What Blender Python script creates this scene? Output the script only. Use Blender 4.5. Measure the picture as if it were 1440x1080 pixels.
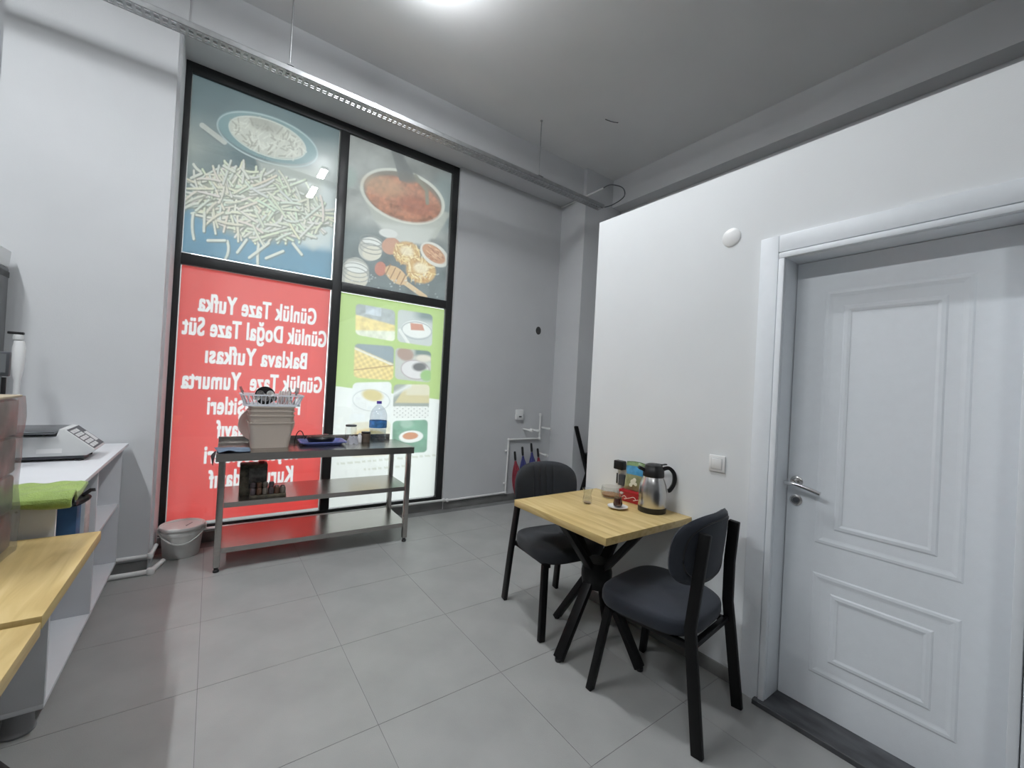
import bpy, bmesh, math, random
import numpy as np
from mathutils import Vector, Matrix
random.seed(7); rng = np.random.default_rng(7)
for o in list(bpy.data.objects): bpy.data.objects.remove(o)
S = bpy.context.scene; COL = S.collection
PI = math.pi
# ------------------------------------------------------------------ camera
FPX, YAW, PITCH, ROLL, CAMZ = 585.48, 0.624416, 0.0083312, 0.054318, 1.40
_f = np.array([math.sin(YAW)*math.cos(PITCH), math.cos(YAW)*math.cos(PITCH), math.sin(PITCH)])
_r0 = np.array([math.cos(YAW), -math.sin(YAW), 0]); _u0 = np.cross(_r0, _f)
_R = math.cos(ROLL)*_r0 + math.sin(ROLL)*_u0; _U = -math.sin(ROLL)*_r0 + math.cos(ROLL)*_u0
cam = bpy.data.cameras.new('camera'); co = bpy.data.objects.new('camera', cam); COL.objects.link(co)
cam.sensor_fit = 'HORIZONTAL'; cam.sensor_width = 36; cam.lens = FPX/1440*36; cam.clip_start = .02
M = Matrix.Identity(4)
for i in range(3): M[i][0] = _R[i]; M[i][1] = _U[i]; M[i][2] = -_f[i]
M[2][3] = CAMZ; co.matrix_world = M
S.camera = co
def ray(px, py): return _R*(px-720)/FPX - _U*(py-540)/FPX + _f
def atz(px, py, z): d = ray(px, py); return np.array([0, 0, CAMZ]) + d*(z-CAMZ)/d[2]
def aty(px, py, y): d = ray(px, py); return np.array([0, 0, CAMZ]) + d*y/d[1]
def atx(px, py, x): d = ray(px, py); return np.array([0, 0, CAMZ]) + d*x/d[0]
# ------------------------------------------------------------------ world, exposure
W = bpy.data.worlds.new('overcast_sky'); S.world = W; W.use_nodes = True
bg = W.node_tree.nodes['Background']; bg.inputs[0].default_value = (.93, .97, 1, 1); bg.inputs[1].default_value = 2.6
S.view_settings.view_transform = 'Standard'; S.view_settings.look = 'None'
S.view_settings.exposure = 0.40; S.view_settings.gamma = 1; S.view_settings.use_curve_mapping = False
LAMP_STRENGTH = 140.0
# ------------------------------------------------------------------ materials
def srgb(r, g, b):
    f = lambda c: (c/255)/12.92 if c/255 <= .04045 else ((c/255+.055)/1.055)**2.4
    return (f(r), f(g), f(b), 1)
_mats = {}
def mat(name, col, rough=.5, metal=0, spec=.5, var=.0, vscale=8, bump=0, bscale=60, stretch=(1, 1, 1), coat=0, sheen=0):
    if name in _mats: return _mats[name]
    m = bpy.data.materials.new(name); m.use_nodes = True; nt = m.node_tree; N = nt.nodes; L = nt.links
    p = N['Principled BSDF']
    p.inputs['Base Color'].default_value = col; p.inputs['Roughness'].default_value = rough
    p.inputs['Metallic'].default_value = metal; p.inputs['Specular IOR Level'].default_value = spec
    p.inputs['Coat Weight'].default_value = coat; p.inputs['Sheen Weight'].default_value = sheen
    tc = N.new('ShaderNodeTexCoord'); mp = N.new('ShaderNodeMapping'); mp.inputs['Scale'].default_value = stretch
    L.new(tc.outputs['Object'], mp.inputs['Vector'])
    nz = N.new('ShaderNodeTexNoise'); nz.inputs['Scale'].default_value = vscale; nz.inputs['Detail'].default_value = 5
    L.new(mp.outputs[0], nz.inputs['Vector'])
    rp = N.new('ShaderNodeValToRGB'); v = max(var, .01)
    rp.color_ramp.elements[0].position = .3; rp.color_ramp.elements[1].position = .7
    rp.color_ramp.elements[0].color = [c*(1-v) for c in col[:3]]+[1]; rp.color_ramp.elements[1].color = [min(1, c*(1+v)) for c in col[:3]]+[1]
    L.new(nz.outputs['Fac'], rp.inputs['Fac']); L.new(rp.outputs[0], p.inputs['Base Color'])
    if bump:
        n2 = N.new('ShaderNodeTexNoise'); n2.inputs['Scale'].default_value = bscale; n2.inputs['Detail'].default_value = 4
        L.new(mp.outputs[0], n2.inputs['Vector'])
        b = N.new('ShaderNodeBump'); b.inputs['Strength'].default_value = bump; b.inputs['Distance'].default_value = .01
        L.new(n2.outputs['Fac'], b.inputs['Height']); L.new(b.outputs[0], p.inputs['Normal'])
    _mats[name] = m; return m
def oak_mat():
    m = bpy.data.materials.new('oak'); m.use_nodes = True; nt = m.node_tree; N = nt.nodes; L = nt.links; p = N['Principled BSDF']
    tc = N.new('ShaderNodeTexCoord'); mp = N.new('ShaderNodeMapping'); mp.inputs['Scale'].default_value = (14, 1.4, 14)
    L.new(tc.outputs['Object'], mp.inputs[0])
    n1 = N.new('ShaderNodeTexNoise'); n1.inputs['Scale'].default_value = 1.6; n1.inputs['Detail'].default_value = 8; n1.inputs['Distortion'].default_value = .7
    L.new(mp.outputs[0], n1.inputs['Vector'])
    rp = N.new('ShaderNodeValToRGB'); e = rp.color_ramp.elements
    e[0].position = .3; e[0].color = srgb(184, 156, 100); e[1].position = .68; e[1].color = srgb(216, 192, 138)
    x = e.new(.5); x.color = srgb(204, 178, 120)
    L.new(n1.outputs['Fac'], rp.inputs['Fac'])
    mp2 = N.new('ShaderNodeMapping'); mp2.inputs['Scale'].default_value = (7, 3.2, 1); L.new(tc.outputs['Object'], mp2.inputs[0])
    n2 = N.new('ShaderNodeTexNoise'); n2.inputs['Scale'].default_value = 1.1; n2.inputs['Detail'].default_value = 2; L.new(mp2.outputs[0], n2.inputs['Vector'])
    r2 = N.new('ShaderNodeValToRGB'); r2.color_ramp.elements[0].position = .66; r2.color_ramp.elements[1].position = .78
    r2.color_ramp.elements[0].color = (1, 1, 1, 1); r2.color_ramp.elements[1].color = (.74, .69, .58, 1)
    L.new(n2.outputs['Fac'], r2.inputs['Fac'])
    mx = N.new('ShaderNodeMix'); mx.data_type = 'RGBA'; mx.blend_type = 'MULTIPLY'; mx.inputs['Factor'].default_value = 1
    L.new(rp.outputs[0], mx.inputs['A']); L.new(r2.outputs[0], mx.inputs['B']); L.new(mx.outputs['Result'], p.inputs['Base Color'])
    p.inputs['Roughness'].default_value = .42
    return m
def thin_glass(name, tint=(1, 1, 1, 1), rough=0.0, ior=1.5, base=.0):
    m = bpy.data.materials.new(name); m.use_nodes = True; nt = m.node_tree; N = nt.nodes; L = nt.links
    N.remove(N['Principled BSDF']); out = N['Material Output']
    t = N.new('ShaderNodeBsdfTransparent'); t.inputs[0].default_value = tint
    g = N.new('ShaderNodeBsdfGlossy'); g.inputs['Roughness'].default_value = rough
    lw = N.new('ShaderNodeLayerWeight'); lw.inputs['Blend'].default_value = .5; f = N.new('ShaderNodeMath'); f.operation = 'POWER'; f.inputs[1].default_value = 4.0; L.new(lw.outputs['Facing'], f.inputs[0])
    f2 = N.new('ShaderNodeMath'); f2.operation = 'MULTIPLY_ADD'; f2.inputs[1].default_value = .55; f2.inputs[2].default_value = .045; L.new(f.outputs[0], f2.inputs[0]); f = f2
    a = N.new('ShaderNodeMath'); a.operation = 'ADD'; a.use_clamp = True; a.inputs[1].default_value = base; L.new(f.outputs[0], a.inputs[0])
    x = N.new('ShaderNodeMixShader'); L.new(a.outputs[0], x.inputs[0]); L.new(t.outputs[0], x.inputs[1]); L.new(g.outputs[0], x.inputs[2]); L.new(x.outputs[0], out.inputs[0])
    return m
def milky(name, col, alpha=.6, rough=.35):
    m = bpy.data.materials.new(name); m.use_nodes = True; p = m.node_tree.nodes['Principled BSDF']
    p.inputs['Base Color'].default_value = col; p.inputs['Roughness'].default_value = rough; p.inputs['Alpha'].default_value = alpha
    nz = m.node_tree.nodes.new('ShaderNodeTexNoise'); nz.inputs['Scale'].default_value = 14
    b = m.node_tree.nodes.new('ShaderNodeBump'); b.inputs['Strength'].default_value = .15; m.node_tree.links.new(nz.outputs[0], b.inputs['Height']); m.node_tree.links.new(b.outputs[0], p.inputs['Normal'])
    return m
def film_mat():
    m = bpy.data.materials.new('printed_film'); m.use_nodes = True; nt = m.node_tree; N = nt.nodes; L = nt.links
    N.remove(N['Principled BSDF']); out = N['Material Output']
    a = N.new('ShaderNodeAttribute'); a.attribute_name = 'print'
    t = N.new('ShaderNodeBsdfTranslucent'); L.new(a.outputs['Color'], t.inputs[0])
    d = N.new('ShaderNodeBsdfDiffuse'); d.inputs[0].default_value = (.84, .85, .86, 1)
    x = N.new('ShaderNodeMixShader'); x.inputs[0].default_value = FILM_VEIL
    L.new(t.outputs[0], x.inputs[1]); L.new(d.outputs[0], x.inputs[2]); L.new(x.outputs[0], out.inputs[0])
    return m
FILM_VEIL = .36
def emit(name, col, s):
    m = bpy.data.materials.new(name); m.use_nodes = True; p = m.node_tree.nodes['Principled BSDF']
    p.inputs['Emission Color'].default_value = col; p.inputs['Emission Strength'].default_value = s; p.inputs['Base Color'].default_value = (.8, .8, .8, 1)
    return m
OAK = oak_mat()
PAINT = mat('wall_paint', (.63, .64, .655, 1), .75, spec=.25, var=.025, vscale=2.5, bump=.06, bscale=180)
PAINT_P = mat('partition_paint', (.765, .785, .80, 1), .6, spec=.3, var=.02, vscale=2, bump=.05, bscale=200)
CEIL = mat('ceiling_paint', (.80, .805, .81, 1), .8, spec=.2, var=.03, vscale=1.5, bump=.04, bscale=120)
TILE = mat('floor_tile', (.35, .353, .345, 1), .40, spec=.45, var=.09, vscale=3.5, bump=.08, bscale=240)
GROUT = mat('grout', (.20, .20, .20, 1), .9, var=.2, vscale=5)
SKIRT = mat('skirting_tile', (.21, .21, .205, 1), .5, var=.12, vscale=6)
BLACKM = mat('black_metal', (.005, .005, .0055, 1), .45, spec=.22, var=.1)
FRAMEM = mat('window_frame_black', (.018, .019, .02, 1), .45, var=.1)
DOORW = mat('door_white', (.80, .835, .875, 1), .38, spec=.45, var=.012, vscale=30, bump=.05, bscale=320)
MELA = mat('white_melamine', (.72, .73, .76, 1), .4, var=.015)
MARBLE = mat('threshold_stone', (.06, .062, .068, 1), .3, var=.55, vscale=7, stretch=(3, 1, 1))
STEEL = mat('brushed_steel', (.44, .42, .40, 1), .26, metal=1, var=.08, vscale=6, stretch=(1, 20, 20), bump=.03, bscale=90)
STEELB = mat('stainless_bright', (.62, .61, .6, 1), .27, metal=1, var=.05, stretch=(30, 30, 1))
CHROME = mat('chrome', (.75, .75, .76, 1), .16, metal=1, var=.02)
GALV = mat('galvanised', (.45, .46, .47, 1), .46, metal=1, var=.1, vscale=20)
VELVET = mat('charcoal_velvet', (.021, .024, .030, 1), .8, var=.2, vscale=7, sheen=.08, bump=.05, bscale=300)
VELVETB = mat('blue_grey_velvet', (.016, .020, .030, 1), .8, var=.22, vscale=6, sheen=.08, bump=.05, bscale=300)
PVC = mat('white_pvc', (.80, .80, .79, 1), .4, var=.03)
PLW = mat('white_plastic', (.80, .80, .80, 1), .35, var=.02)
PLG = mat('light_grey_plastic', (.64, .65, .65, 1), .4, var=.03)
PLDG = mat('dark_grey_plastic', (.07, .075, .085, 1), .45, var=.05)
PLB = mat('black_plastic', (.010, .010, .011, 1), .38, var=.08)
PORC = mat('porcelain', (.85, .84, .82, 1), .15, var=.01)
GLASS = thin_glass('clear_glass', (.97, .98, .98, 1), base=.03)
PANE = thin_glass('window_glass', (.96, .98, .97, 1))
# ------------------------------------------------------------------ geometry helpers
def empty(name, loc=(0, 0, 0), rz=0):
    o = bpy.data.objects.new(name, None); COL.objects.link(o); o.location = loc; o.rotation_euler = (0, 0, rz); o.empty_display_size = .1; return o
def tag(o, label, cat, group=None):
    o['label'] = label; o['category'] = cat
    if group: o['group'] = group
    return o
def thing(name, label, cat, loc=(0, 0, 0), rz=0, group=None): return tag(empty(name, loc, rz), label, cat, group)
class G:
    def __init__(s): s.v = []; s.f = []
    def add(s, vs, fs):
        n = len(s.v); s.v += [tuple(float(c) for c in v) for v in vs]; s.f += [tuple(i+n for i in f) for f in fs]; return s
    def box(s, x0, x1, y0, y1, z0, z1):
        return s.add([(x0, y0, z0), (x1, y0, z0), (x1, y1, z0), (x0, y1, z0), (x0, y0, z1), (x1, y0, z1), (x1, y1, z1), (x0, y1, z1)],
                     [(3, 2, 1, 0), (4, 5, 6, 7), (0, 1, 5, 4), (1, 2, 6, 5), (2, 3, 7, 6), (3, 0, 4, 7)])
    def prism(s, poly, a0, a1, axis='z'):
        n = len(poly)
        def P(p, a): return {'z': (p[0], p[1], a), 'y': (p[0], a, p[1]), 'x': (a, p[0], p[1])}[axis]
        return s.add([P(p, a0) for p in poly]+[P(p, a1) for p in poly], [tuple(range(n))[::-1], tuple(range(n, 2*n))]+[(i, (i+1) % n, n+(i+1) % n, n+i) for i in range(n)])
    def lathe(s, prof, c=(0, 0, 0), n=32, cap=True):
        vs = []; fs = []; k = len(prof)
        for (r, z) in prof:
            for i in range(n): a = 2*PI*i/n; vs.append((c[0]+r*math.cos(a), c[1]+r*math.sin(a), c[2]+z))
        for j in range(k-1):
            for i in range(n): fs.append((j*n+i, j*n+(i+1) % n, (j+1)*n+(i+1) % n, (j+1)*n+i))
        if cap: fs += [tuple(range(n))[::-1], tuple(range((k-1)*n, k*n))]
        return s.add(vs, fs)
    def cyl(s, p0, p1, r, n=16, r2=None):
        r2 = r if r2 is None else r2; p0 = Vector(p0); p1 = Vector(p1); d = (p1-p0).normalized(); a = d.orthogonal().normalized(); b = d.cross(a)
        vs = [p0+(a*math.cos(2*PI*i/n)+b*math.sin(2*PI*i/n))*r for i in range(n)]+[p1+(a*math.cos(2*PI*i/n)+b*math.sin(2*PI*i/n))*r2 for i in range(n)]
        return s.add(vs, [tuple(range(n))[::-1], tuple(range(n, 2*n))]+[(i, (i+1) % n, n+(i+1) % n, n+i) for i in range(n)])
    def tube(s, pts, sec, closed=False, up=(0, 0, 1)):
        """sweep a 2D section (list of (a,b)) along pts"""
        pts = [Vector(p) for p in pts]; n = len(pts); k = len(sec); vs = []; fs = []
        pb = None
        for i, p in enumerate(pts):
            if closed: d = (pts[(i+1) % n]-pts[i-1]).normalized(); sc = 1
            else:
                d0 = (p-pts[i-1]).normalized() if i else None; d1 = (pts[i+1]-p).normalized() if i < n-1 else None
                d = ((d0 or d1)+(d1 or d0)).normalized()
            u = Vector(up)
            if abs(d.dot(u)) > .98: u = Vector((1, 0, 0)) if pb is None else pb
            a = d.cross(u).normalized(); b = a.cross(d); pb = b
            for (q, r) in sec: vs.append(p+a*q+b*r)
        m = n if closed else n-1
        for i in range(m):
            for j in range(k): fs.append((i*k+j, i*k+(j+1) % k, ((i+1) % n)*k+(j+1) % k, ((i+1) % n)*k+j))
        if not closed: fs += [tuple(range(k))[::-1], tuple(range((n-1)*k, n*k))]
        return s.add(vs, fs)
    def grid(s, fn, nu, nv, wrapu=False):
        vs = [fn(i/(nu if wrapu else nu-1), j/(nv-1)) for j in range(nv) for i in range(nu)]
        fs = [(j*nu+i, j*nu+(i+1) % nu, (j+1)*nu+(i+1) % nu, (j+1)*nu+i) for j in range(nv-1) for i in range(nu if wrapu else nu-1)]
        return s.add(vs, fs)
    def build(s, name, m, parent=None, bevel=0, smooth=False, loc=None, seg=2):
        me = bpy.data.meshes.new(name); off = Vector(loc) if loc is not None else Vector((0, 0, 0))
        me.from_pydata([tuple(Vector(v)-off) for v in s.v], [], s.f)
        b = bmesh.new(); b.from_mesh(me); bmesh.ops.recalc_face_normals(b, faces=b.faces)
        if bevel:
            es = [e for e in b.edges if len(e.link_faces) == 2 and e.calc_face_angle(0) > .6]
            bmesh.ops.bevel(b, geom=es, offset=bevel, segments=seg, affect='EDGES', profile=.5, clamp_overlap=True)
        b.to_mesh(me); b.free()
        if smooth or bevel:
            for p in me.polygons: p.use_smooth = True
            try: me.set_sharp_from_angle(angle=math.radians(38))
            except Exception: pass
        me.materials.append(m)
        o = bpy.data.objects.new(name, me); COL.objects.link(o); o.location = off
        if parent: o.parent = parent
        return o
def circ(r, n=10): return [(r*math.cos(2*PI*i/n), r*math.sin(2*PI*i/n)) for i in range(n)]
def rect(a, b): return [(-a/2, -b/2), (a/2, -b/2), (a/2, b/2), (-a/2, b/2)]
def struct(o): o['kind'] = 'structure'; return o
def box(name, m, *a, parent=None, bevel=0): return G().box(*a).build(name, m, parent, bevel)
def sbox(name, m, *a, bevel=0): return struct(box(name, m, *a, bevel=bevel))
def copy_tree(o, parent=None):
    c = o.copy(); COL.objects.link(c); c.parent = parent
    for ch in list(o.children): copy_tree(ch, c)
    return c
def smoothpath(pts, n=8):
    pts = [Vector(p) for p in pts]; P = [pts[0]]+pts+[pts[-1]]; out = []
    for i in range(1, len(P)-2):
        p0, p1, p2, p3 = P[i-1:i+3]
        for k in range(n):
            t = k/n; out.append(.5*((2*p1)+(p2-p0)*t+(2*p0-5*p1+4*p2-p3)*t*t+(3*p1-p0-3*p2+p3)*t**3))
    out.append(pts[-1]); return out
# ================================================================== THE ROOM
CZ = 4.20; SOF = 3.846; WY = 4.19; PX = 2.147; PT = 2.585
XL, XR, YB = -4.2, 4.36, -4.0
fl = sbox('floor', GROUT, XL-.2, XR+.2, YB-.2, 4.5, -.12, -.0015)
TP = .603; tile0 = None
tm = G().box(-TP/2+.0011, TP/2-.0011, -TP/2+.0011, TP/2-.0011, -.0014, .0)
for i in range(-7, 8):
    for j in range(-6, 8):
        cx = .015+TP*(i+.5); cy = 1.657+.5985*0+TP*(j+.5)-TP
        if cx+TP/2 > XR+.2 or cx-TP/2 < XL-.19 or cy+TP/2 > 4.5 or cy-TP/2 < YB-.19: continue
        if tile0 is None:
            tile0 = tm.build('tile', TILE, fl); o = tile0
        else:
            o = tile0.copy(); COL.objects.link(o); o.parent = fl
        o.location = (cx, cy, 0)
sbox('ceiling', CEIL, XL-.2, XR+.2, YB-.2, 4.6, CZ, CZ+.15)
BACKW = mat('low_bounce_paint', (.24, .24, .245, 1), .7, var=.05)  # unseen shop walls, colour darkened to cut bounced light
sbox('wall_back', BACKW, XL, XR, YB-.15, YB, 0, CZ)
sbox('wall_far_left', BACKW, XL-.15, XL, YB, 4.5, 0, CZ)
sbox('wall_far_right', PAINT, XR, XR+.15, YB, 4.5, 0, CZ)
# left pier, column, lintel beam, right beam
sbox('wall_left', PAINT, -1.09, -.298, 3.78, 4.4, 0, CZ)
sbox('wall_left_bay', PAINT, XL, -1.09, WY, 4.4, 0, CZ)
sbox('wall_column', PAINT, 3.69, XR, 3.75, 4.4, 0, CZ)
sbox('wall_lintel_beam', PAINT, -.298, 3.69, 3.80, 4.4, SOF, CZ)
sbox('wall_lintel_return', PAINT, -.298, -.255, 3.78, 3.80, SOF, CZ)
sbox('wall_right_beam', PAINT, 4.18, XR, YB, 3.75, 3.84, CZ)
WXL, WXR = -.284, 2.157
wall_w = sbox('wall_window', PAINT, WXR, 3.69, WY, 4.4, 0, SOF)
sbox('wall_left_reveal', PAINT, -.298, WXL, 3.86, 4.4, 0, SOF)
sbox('wall_sill', SKIRT, WXL, WXR, 4.20, 4.4, 0, .085)
# partition with door opening
DY0, DY1, DZ = .13, .841, 2.07
pt = G(); pt.box(PX, PX+.14, DY1+.03, 2.036, 0, PT); pt.box(PX, PX+.14, YB, DY0-.03, 0, PT); pt.box(PX, PX+.14, DY0-.03, DY1+.03, DZ+.03, PT)
struct(pt.build('wall_right', PAINT_P))
# skirting
def skirt(name, *a): return sbox(name, SKIRT, *a, bevel=.002)
skirt('baseboard_window', WXR+.005, 3.69, WY-.01, WY, 0, .08)
skirt('baseboard_left', -1.09, -.30, 3.77, 3.78, 0, .075)
skirt('baseboard_right', PX-.01, PX, .952, 2.036, 0, .068)
skirt('baseboard_column', 3.69, XR, 3.74, 3.75, 0, .075)
# ------------------------------------------------------------------ window frame and panes
FY = 4.222
def wx(px, py): return aty(px, py, FY)
xi0 = wx(270, 110)[0]; xm0 = wx(480.5, 183)[0]; xm1 = wx(492.8, 187)[0]; xi1 = wx(638, 243)[0]
zt1 = SOF; zt0 = wx(273.5, 102)[2]; zm1 = wx(440, 388.5)[2]; zm0 = wx(440, 402)[2]; zb0 = .085; zb1 = wx(613.6, 698.5)[2]
win = struct(empty('window_1', ((WXL+WXR)/2, FY, zb0)))
OW = Vector(((WXL+WXR)/2, FY, zb0))
def wpart(name, m, x0, x1, y0, y1, z0, z1, bevel=.003):
    return G().box(x0-OW.x, x1-OW.x, y0-OW.y, y1-OW.y, z0-OW.z, z1-OW.z).build(name, m, win, bevel)
wpart('frame_stile', FRAMEM, WXL, xi0, FY, FY+.06, zb0, zt1); wpart('frame_stile', FRAMEM, xi1, WXR, FY, FY+.06, zb0, zt1)
wpart('mullion', FRAMEM, xm0, xm1, FY, FY+.06, zb1, zt0)
wpart('head_rail', FRAMEM, xi0, xi1, FY, FY+.06, zt0, zt1); wpart('bottom_rail', FRAMEM, xi0, xi1, FY, FY+.06, zb0, zb1)
wpart('transom', FRAMEM, xi0, xm0, FY, FY+.06, zm0, zm1); wpart('transom', FRAMEM, xm1, xi1, FY, FY+.06, zm0, zm1)
PANES = [(xi0, xm0, zm1, zt0), (xm1, xi1, zm1, zt0), (xi0, xm0, zb1, zm0), (xm1, xi1, zb1, zm0)]
for (a, b, c, d) in PANES:
    wpart('pane', PANE, a+.001, b-.001, FY+.022, FY+.0225, c+.001, d-.001, 0)
# ------------------------------------------------------------------ printed films behind the glass
FILMY = FY+.028
class Film:
    def __init__(s, x0, x1, z0, z1, res):
        s.b = (x0, x1, z0, z1); s.nx = int((x1-x0)*res)+1; s.nz = int((z1-z0)*res)+1
        xs = np.linspace(x0, x1, s.nx); zs = np.linspace(z0, z1, s.nz); s.WX, s.WZ = np.meshgrid(xs, zs)
        dx, dy, dz = s.WX, FILMY, s.WZ-CAMZ
        w = dx*_f[0]+dy*_f[1]+dz*_f[2]
        s.X = 720+FPX*(dx*_R[0]+dy*_R[1]+dz*_R[2])/w; s.Y = 540-FPX*(dx*_U[0]+dy*_U[1]+dz*_U[2])/w
        s.C = np.ones(s.X.shape+(3,)); s.seed = 0
    def put(s, mask, col, a=1.0):
        m = np.clip(mask, 0, 1)[..., None]*a; c = np.array(srgb(*col)[:3]) if not isinstance(col, np.ndarray) else col
        s.C = s.C*(1-m)+c*m
    def noise(s, sc, amp=1.0, sy=None, oct=3):
        out = np.zeros(s.X.shape); sy = sy or sc; g = np.random.default_rng(s.seed); s.seed += 1
        for k in range(oct):
            n = 64; t = g.random((n, n)); u = s.X/sc*2**k; v = s.Y/sy*2**k
            i = np.floor(u).astype(int); j = np.floor(v).astype(int); fu = u-i; fv = v-j; fu = fu*fu*(3-2*fu); fv = fv*fv*(3-2*fv)
            T = lambda a, b: t[a % n, b % n]
            out += ((T(i, j)*(1-fu)+T(i+1, j)*fu)*(1-fv)+(T(i, j+1)*(1-fu)+T(i+1, j+1)*fu)*fv-.5)/2**k
        return out*amp
    def mult(s, f): s.C = s.C*np.clip(f, 0, 3)[..., None]
    def ell(s, cx, cy, a, b, ang=0, soft=1.2):
        c, d = math.cos(math.radians(ang)), math.sin(math.radians(ang)); u = (s.X-cx)*c+(s.Y-cy)*d; v = -(s.X-cx)*d+(s.Y-cy)*c
        r = np.sqrt((u/a)**2+(v/b)**2); return np.clip((1-r)*min(a, b)/soft+.5, 0, 1)
    def ring(s, cx, cy, a, b, w, ang=0): return np.clip(s.ell(cx, cy, a+w/2, b+w/2, ang, .8)-s.ell(cx, cy, a-w/2, b-w/2, ang, .8), 0, 1)
    def poly(s, pts, soft=1.2):
        n = len(pts); ar = sum(pts[i][0]*pts[(i+1) % n][1]-pts[(i+1) % n][0]*pts[i][1] for i in range(n)); d = np.full(s.X.shape, 1e9)
        for i in range(n):
            (x0, y0), (x1, y1) = pts[i], pts[(i+1) % n]; l = math.hypot(x1-x0, y1-y0)
            e = ((x1-x0)*(s.Y-y0)-(y1-y0)*(s.X-x0))/l*(1 if ar > 0 else -1); d = np.minimum(d, e)
        return np.clip(d/soft+.5, 0, 1)
    def stroke(s, pts, w, soft=.8):
        d = np.full(s.X.shape, 1e9)
        for (x0, y0), (x1, y1) in zip(pts[:-1], pts[1:]):
            l2 = (x1-x0)**2+(y1-y0)**2+1e-9; t = np.clip(((s.X-x0)*(x1-x0)+(s.Y-y0)*(y1-y0))/l2, 0, 1)
            d = np.minimum(d, np.hypot(s.X-x0-t*(x1-x0), s.Y-y0-t*(y1-y0)))
        return np.clip((w/2-d)/soft+.5, 0, 1)
    def quad(s, tl, tr, br, bl, r=0):
        """rounded photo square: bilinear-ish quad, returns mask and local u,v"""
        tl, tr, br, bl = map(np.array, (tl, tr, br, bl))
        A = np.stack([tr-tl, bl-tl], 1); Ai = np.linalg.inv((A+np.stack([br-bl, br-tr], 1))/2); c = (tl+tr+br+bl)/4
        q = np.stack([s.X-c[0], s.Y-c[1]], -1)@Ai.T; u, v = q[..., 0]+.5, q[..., 1]+.5
        k = np.maximum(np.abs(u-.5)-(.5-r), 0); l = np.maximum(np.abs(v-.5)-(.5-r), 0); d = np.hypot(k, l)-r if r else np.maximum(np.abs(u-.5), np.abs(v-.5))-.5
        return np.clip(-d*30+.5, 0, 1), u, v
    def text(s, txt, xr, xl, zb, cap, bold=0):
        """mirrored lettering: starts at xr (right) and ends at xl"""
        cu = bpy.data.curves.new('lettering', 'FONT'); cu.body = txt; cu.offset = bold; cu.space_character = 1.10; cu.fill_mode = 'FRONT'; cu.dimensions = '2D'
        o = bpy.data.objects.new('lettering', cu); COL.objects.link(o); dg = bpy.context.evaluated_depsgraph_get(); me = o.evaluated_get(dg).to_mesh(); me.calc_loop_triangles()
        V = np.array([v.co[:2] for v in me.vertices]); T = np.array([t.vertices[:] for t in me.loop_triangles])
        o.evaluated_get(dg).to_mesh_clear(); bpy.data.objects.remove(o); bpy.data.curves.remove(cu)
        x0, x1 = V[:, 0].min(), V[:, 0].max(); CAPH = .729
        P = np.stack([xr-(V[:, 0]-x0)/(x1-x0)*(xr-xl), zb+V[:, 1]/CAPH*cap], 1)
        SS = 3; nx, nz = (s.nx-1)*SS+1, (s.nz-1)*SS+1; bx0, bx1, bz0, bz1 = s.b
        P = np.stack([(P[:, 0]-bx0)/(bx1-bx0)*(nx-1), (P[:, 1]-bz0)/(bz1-bz0)*(nz-1)], 1)
        m = np.zeros((nz, nx), bool)
        for t in T:
            a, b, c = P[t]; i0, j0 = np.floor(np.minimum(np.minimum(a, b), c)).astype(int); i1, j1 = np.ceil(np.maximum(np.maximum(a, b), c)).astype(int)
            i0, j0 = max(i0, 0), max(j0, 0); i1, j1 = min(i1, nx-1), min(j1, nz-1)
            if i1 < i0 or j1 < j0: continue
            X, Y = np.meshgrid(np.arange(i0, i1+1), np.arange(j0, j1+1))
            e = lambda p, q: (q[0]-p[0])*(Y-p[1])-(q[1]-p[1])*(X-p[0])
            e0, e1, e2 = e(a, b), e(b, c), e(c, a)
            m[j0:j1+1, i0:i1+1] |= ((e0 >= 0) & (e1 >= 0) & (e2 >= 0)) | ((e0 <= 0) & (e1 <= 0) & (e2 <= 0))
        d = m.copy()
        for a in range(-4, 5):
            for b in range(-4, 5): d |= np.roll(np.roll(m, b, 0), a, 1)
        m = d; f = np.zeros((s.nz, s.nx))
        for a in range(-1, 2):
            for b in range(-1, 2): f += np.roll(np.roll(m, a, 0), b, 1)[::SS, ::SS]
        return f/9
    def build(s, name, label, m):
        me = bpy.data.meshes.new(name); x0, x1, z0, z1 = s.b; cx = (x0+x1)/2
        nx, nz = s.nx, s.nz
        v = np.stack([s.WX-cx, np.zeros_like(s.WX), s.WZ-z0], -1).reshape(-1, 3)
        I = (np.arange(nz-1)[:, None]*nx+np.arange(nx-1)[None]).ravel(); F = np.stack([I, I+1, I+nx+1, I+nx], 1)
        me.vertices.add(len(v)); me.vertices.foreach_set('co', v.ravel())
        me.loops.add(F.size); me.loops.foreach_set('vertex_index', F.ravel().astype(np.int32))
        me.polygons.add(len(F)); me.polygons.foreach_set('loop_start', np.arange(0, F.size, 4, dtype=np.int32))
        me.update(calc_edges=True)
        at = me.color_attributes.new('print', 'FLOAT_COLOR', 'POINT')
        c = np.concatenate([np.clip(s.C, 0, 1), np.ones(s.C.shape[:2]+(1,))], -1); at.data.foreach_set('color', c.astype(np.float32).ravel())
        me.materials.append(m); o = bpy.data.objects.new(name, me); COL.objects.link(o); o.location = (cx, FILMY, z0)
        return tag(o, label, 'poster', 'printed posters on the window')
FILM = film_mat()
def pane_film(k, res, l, r, b, t):
    a, bb, c, d = PANES[k]; return Film(a+l, bb-r, c+b, d-t, res)
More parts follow.
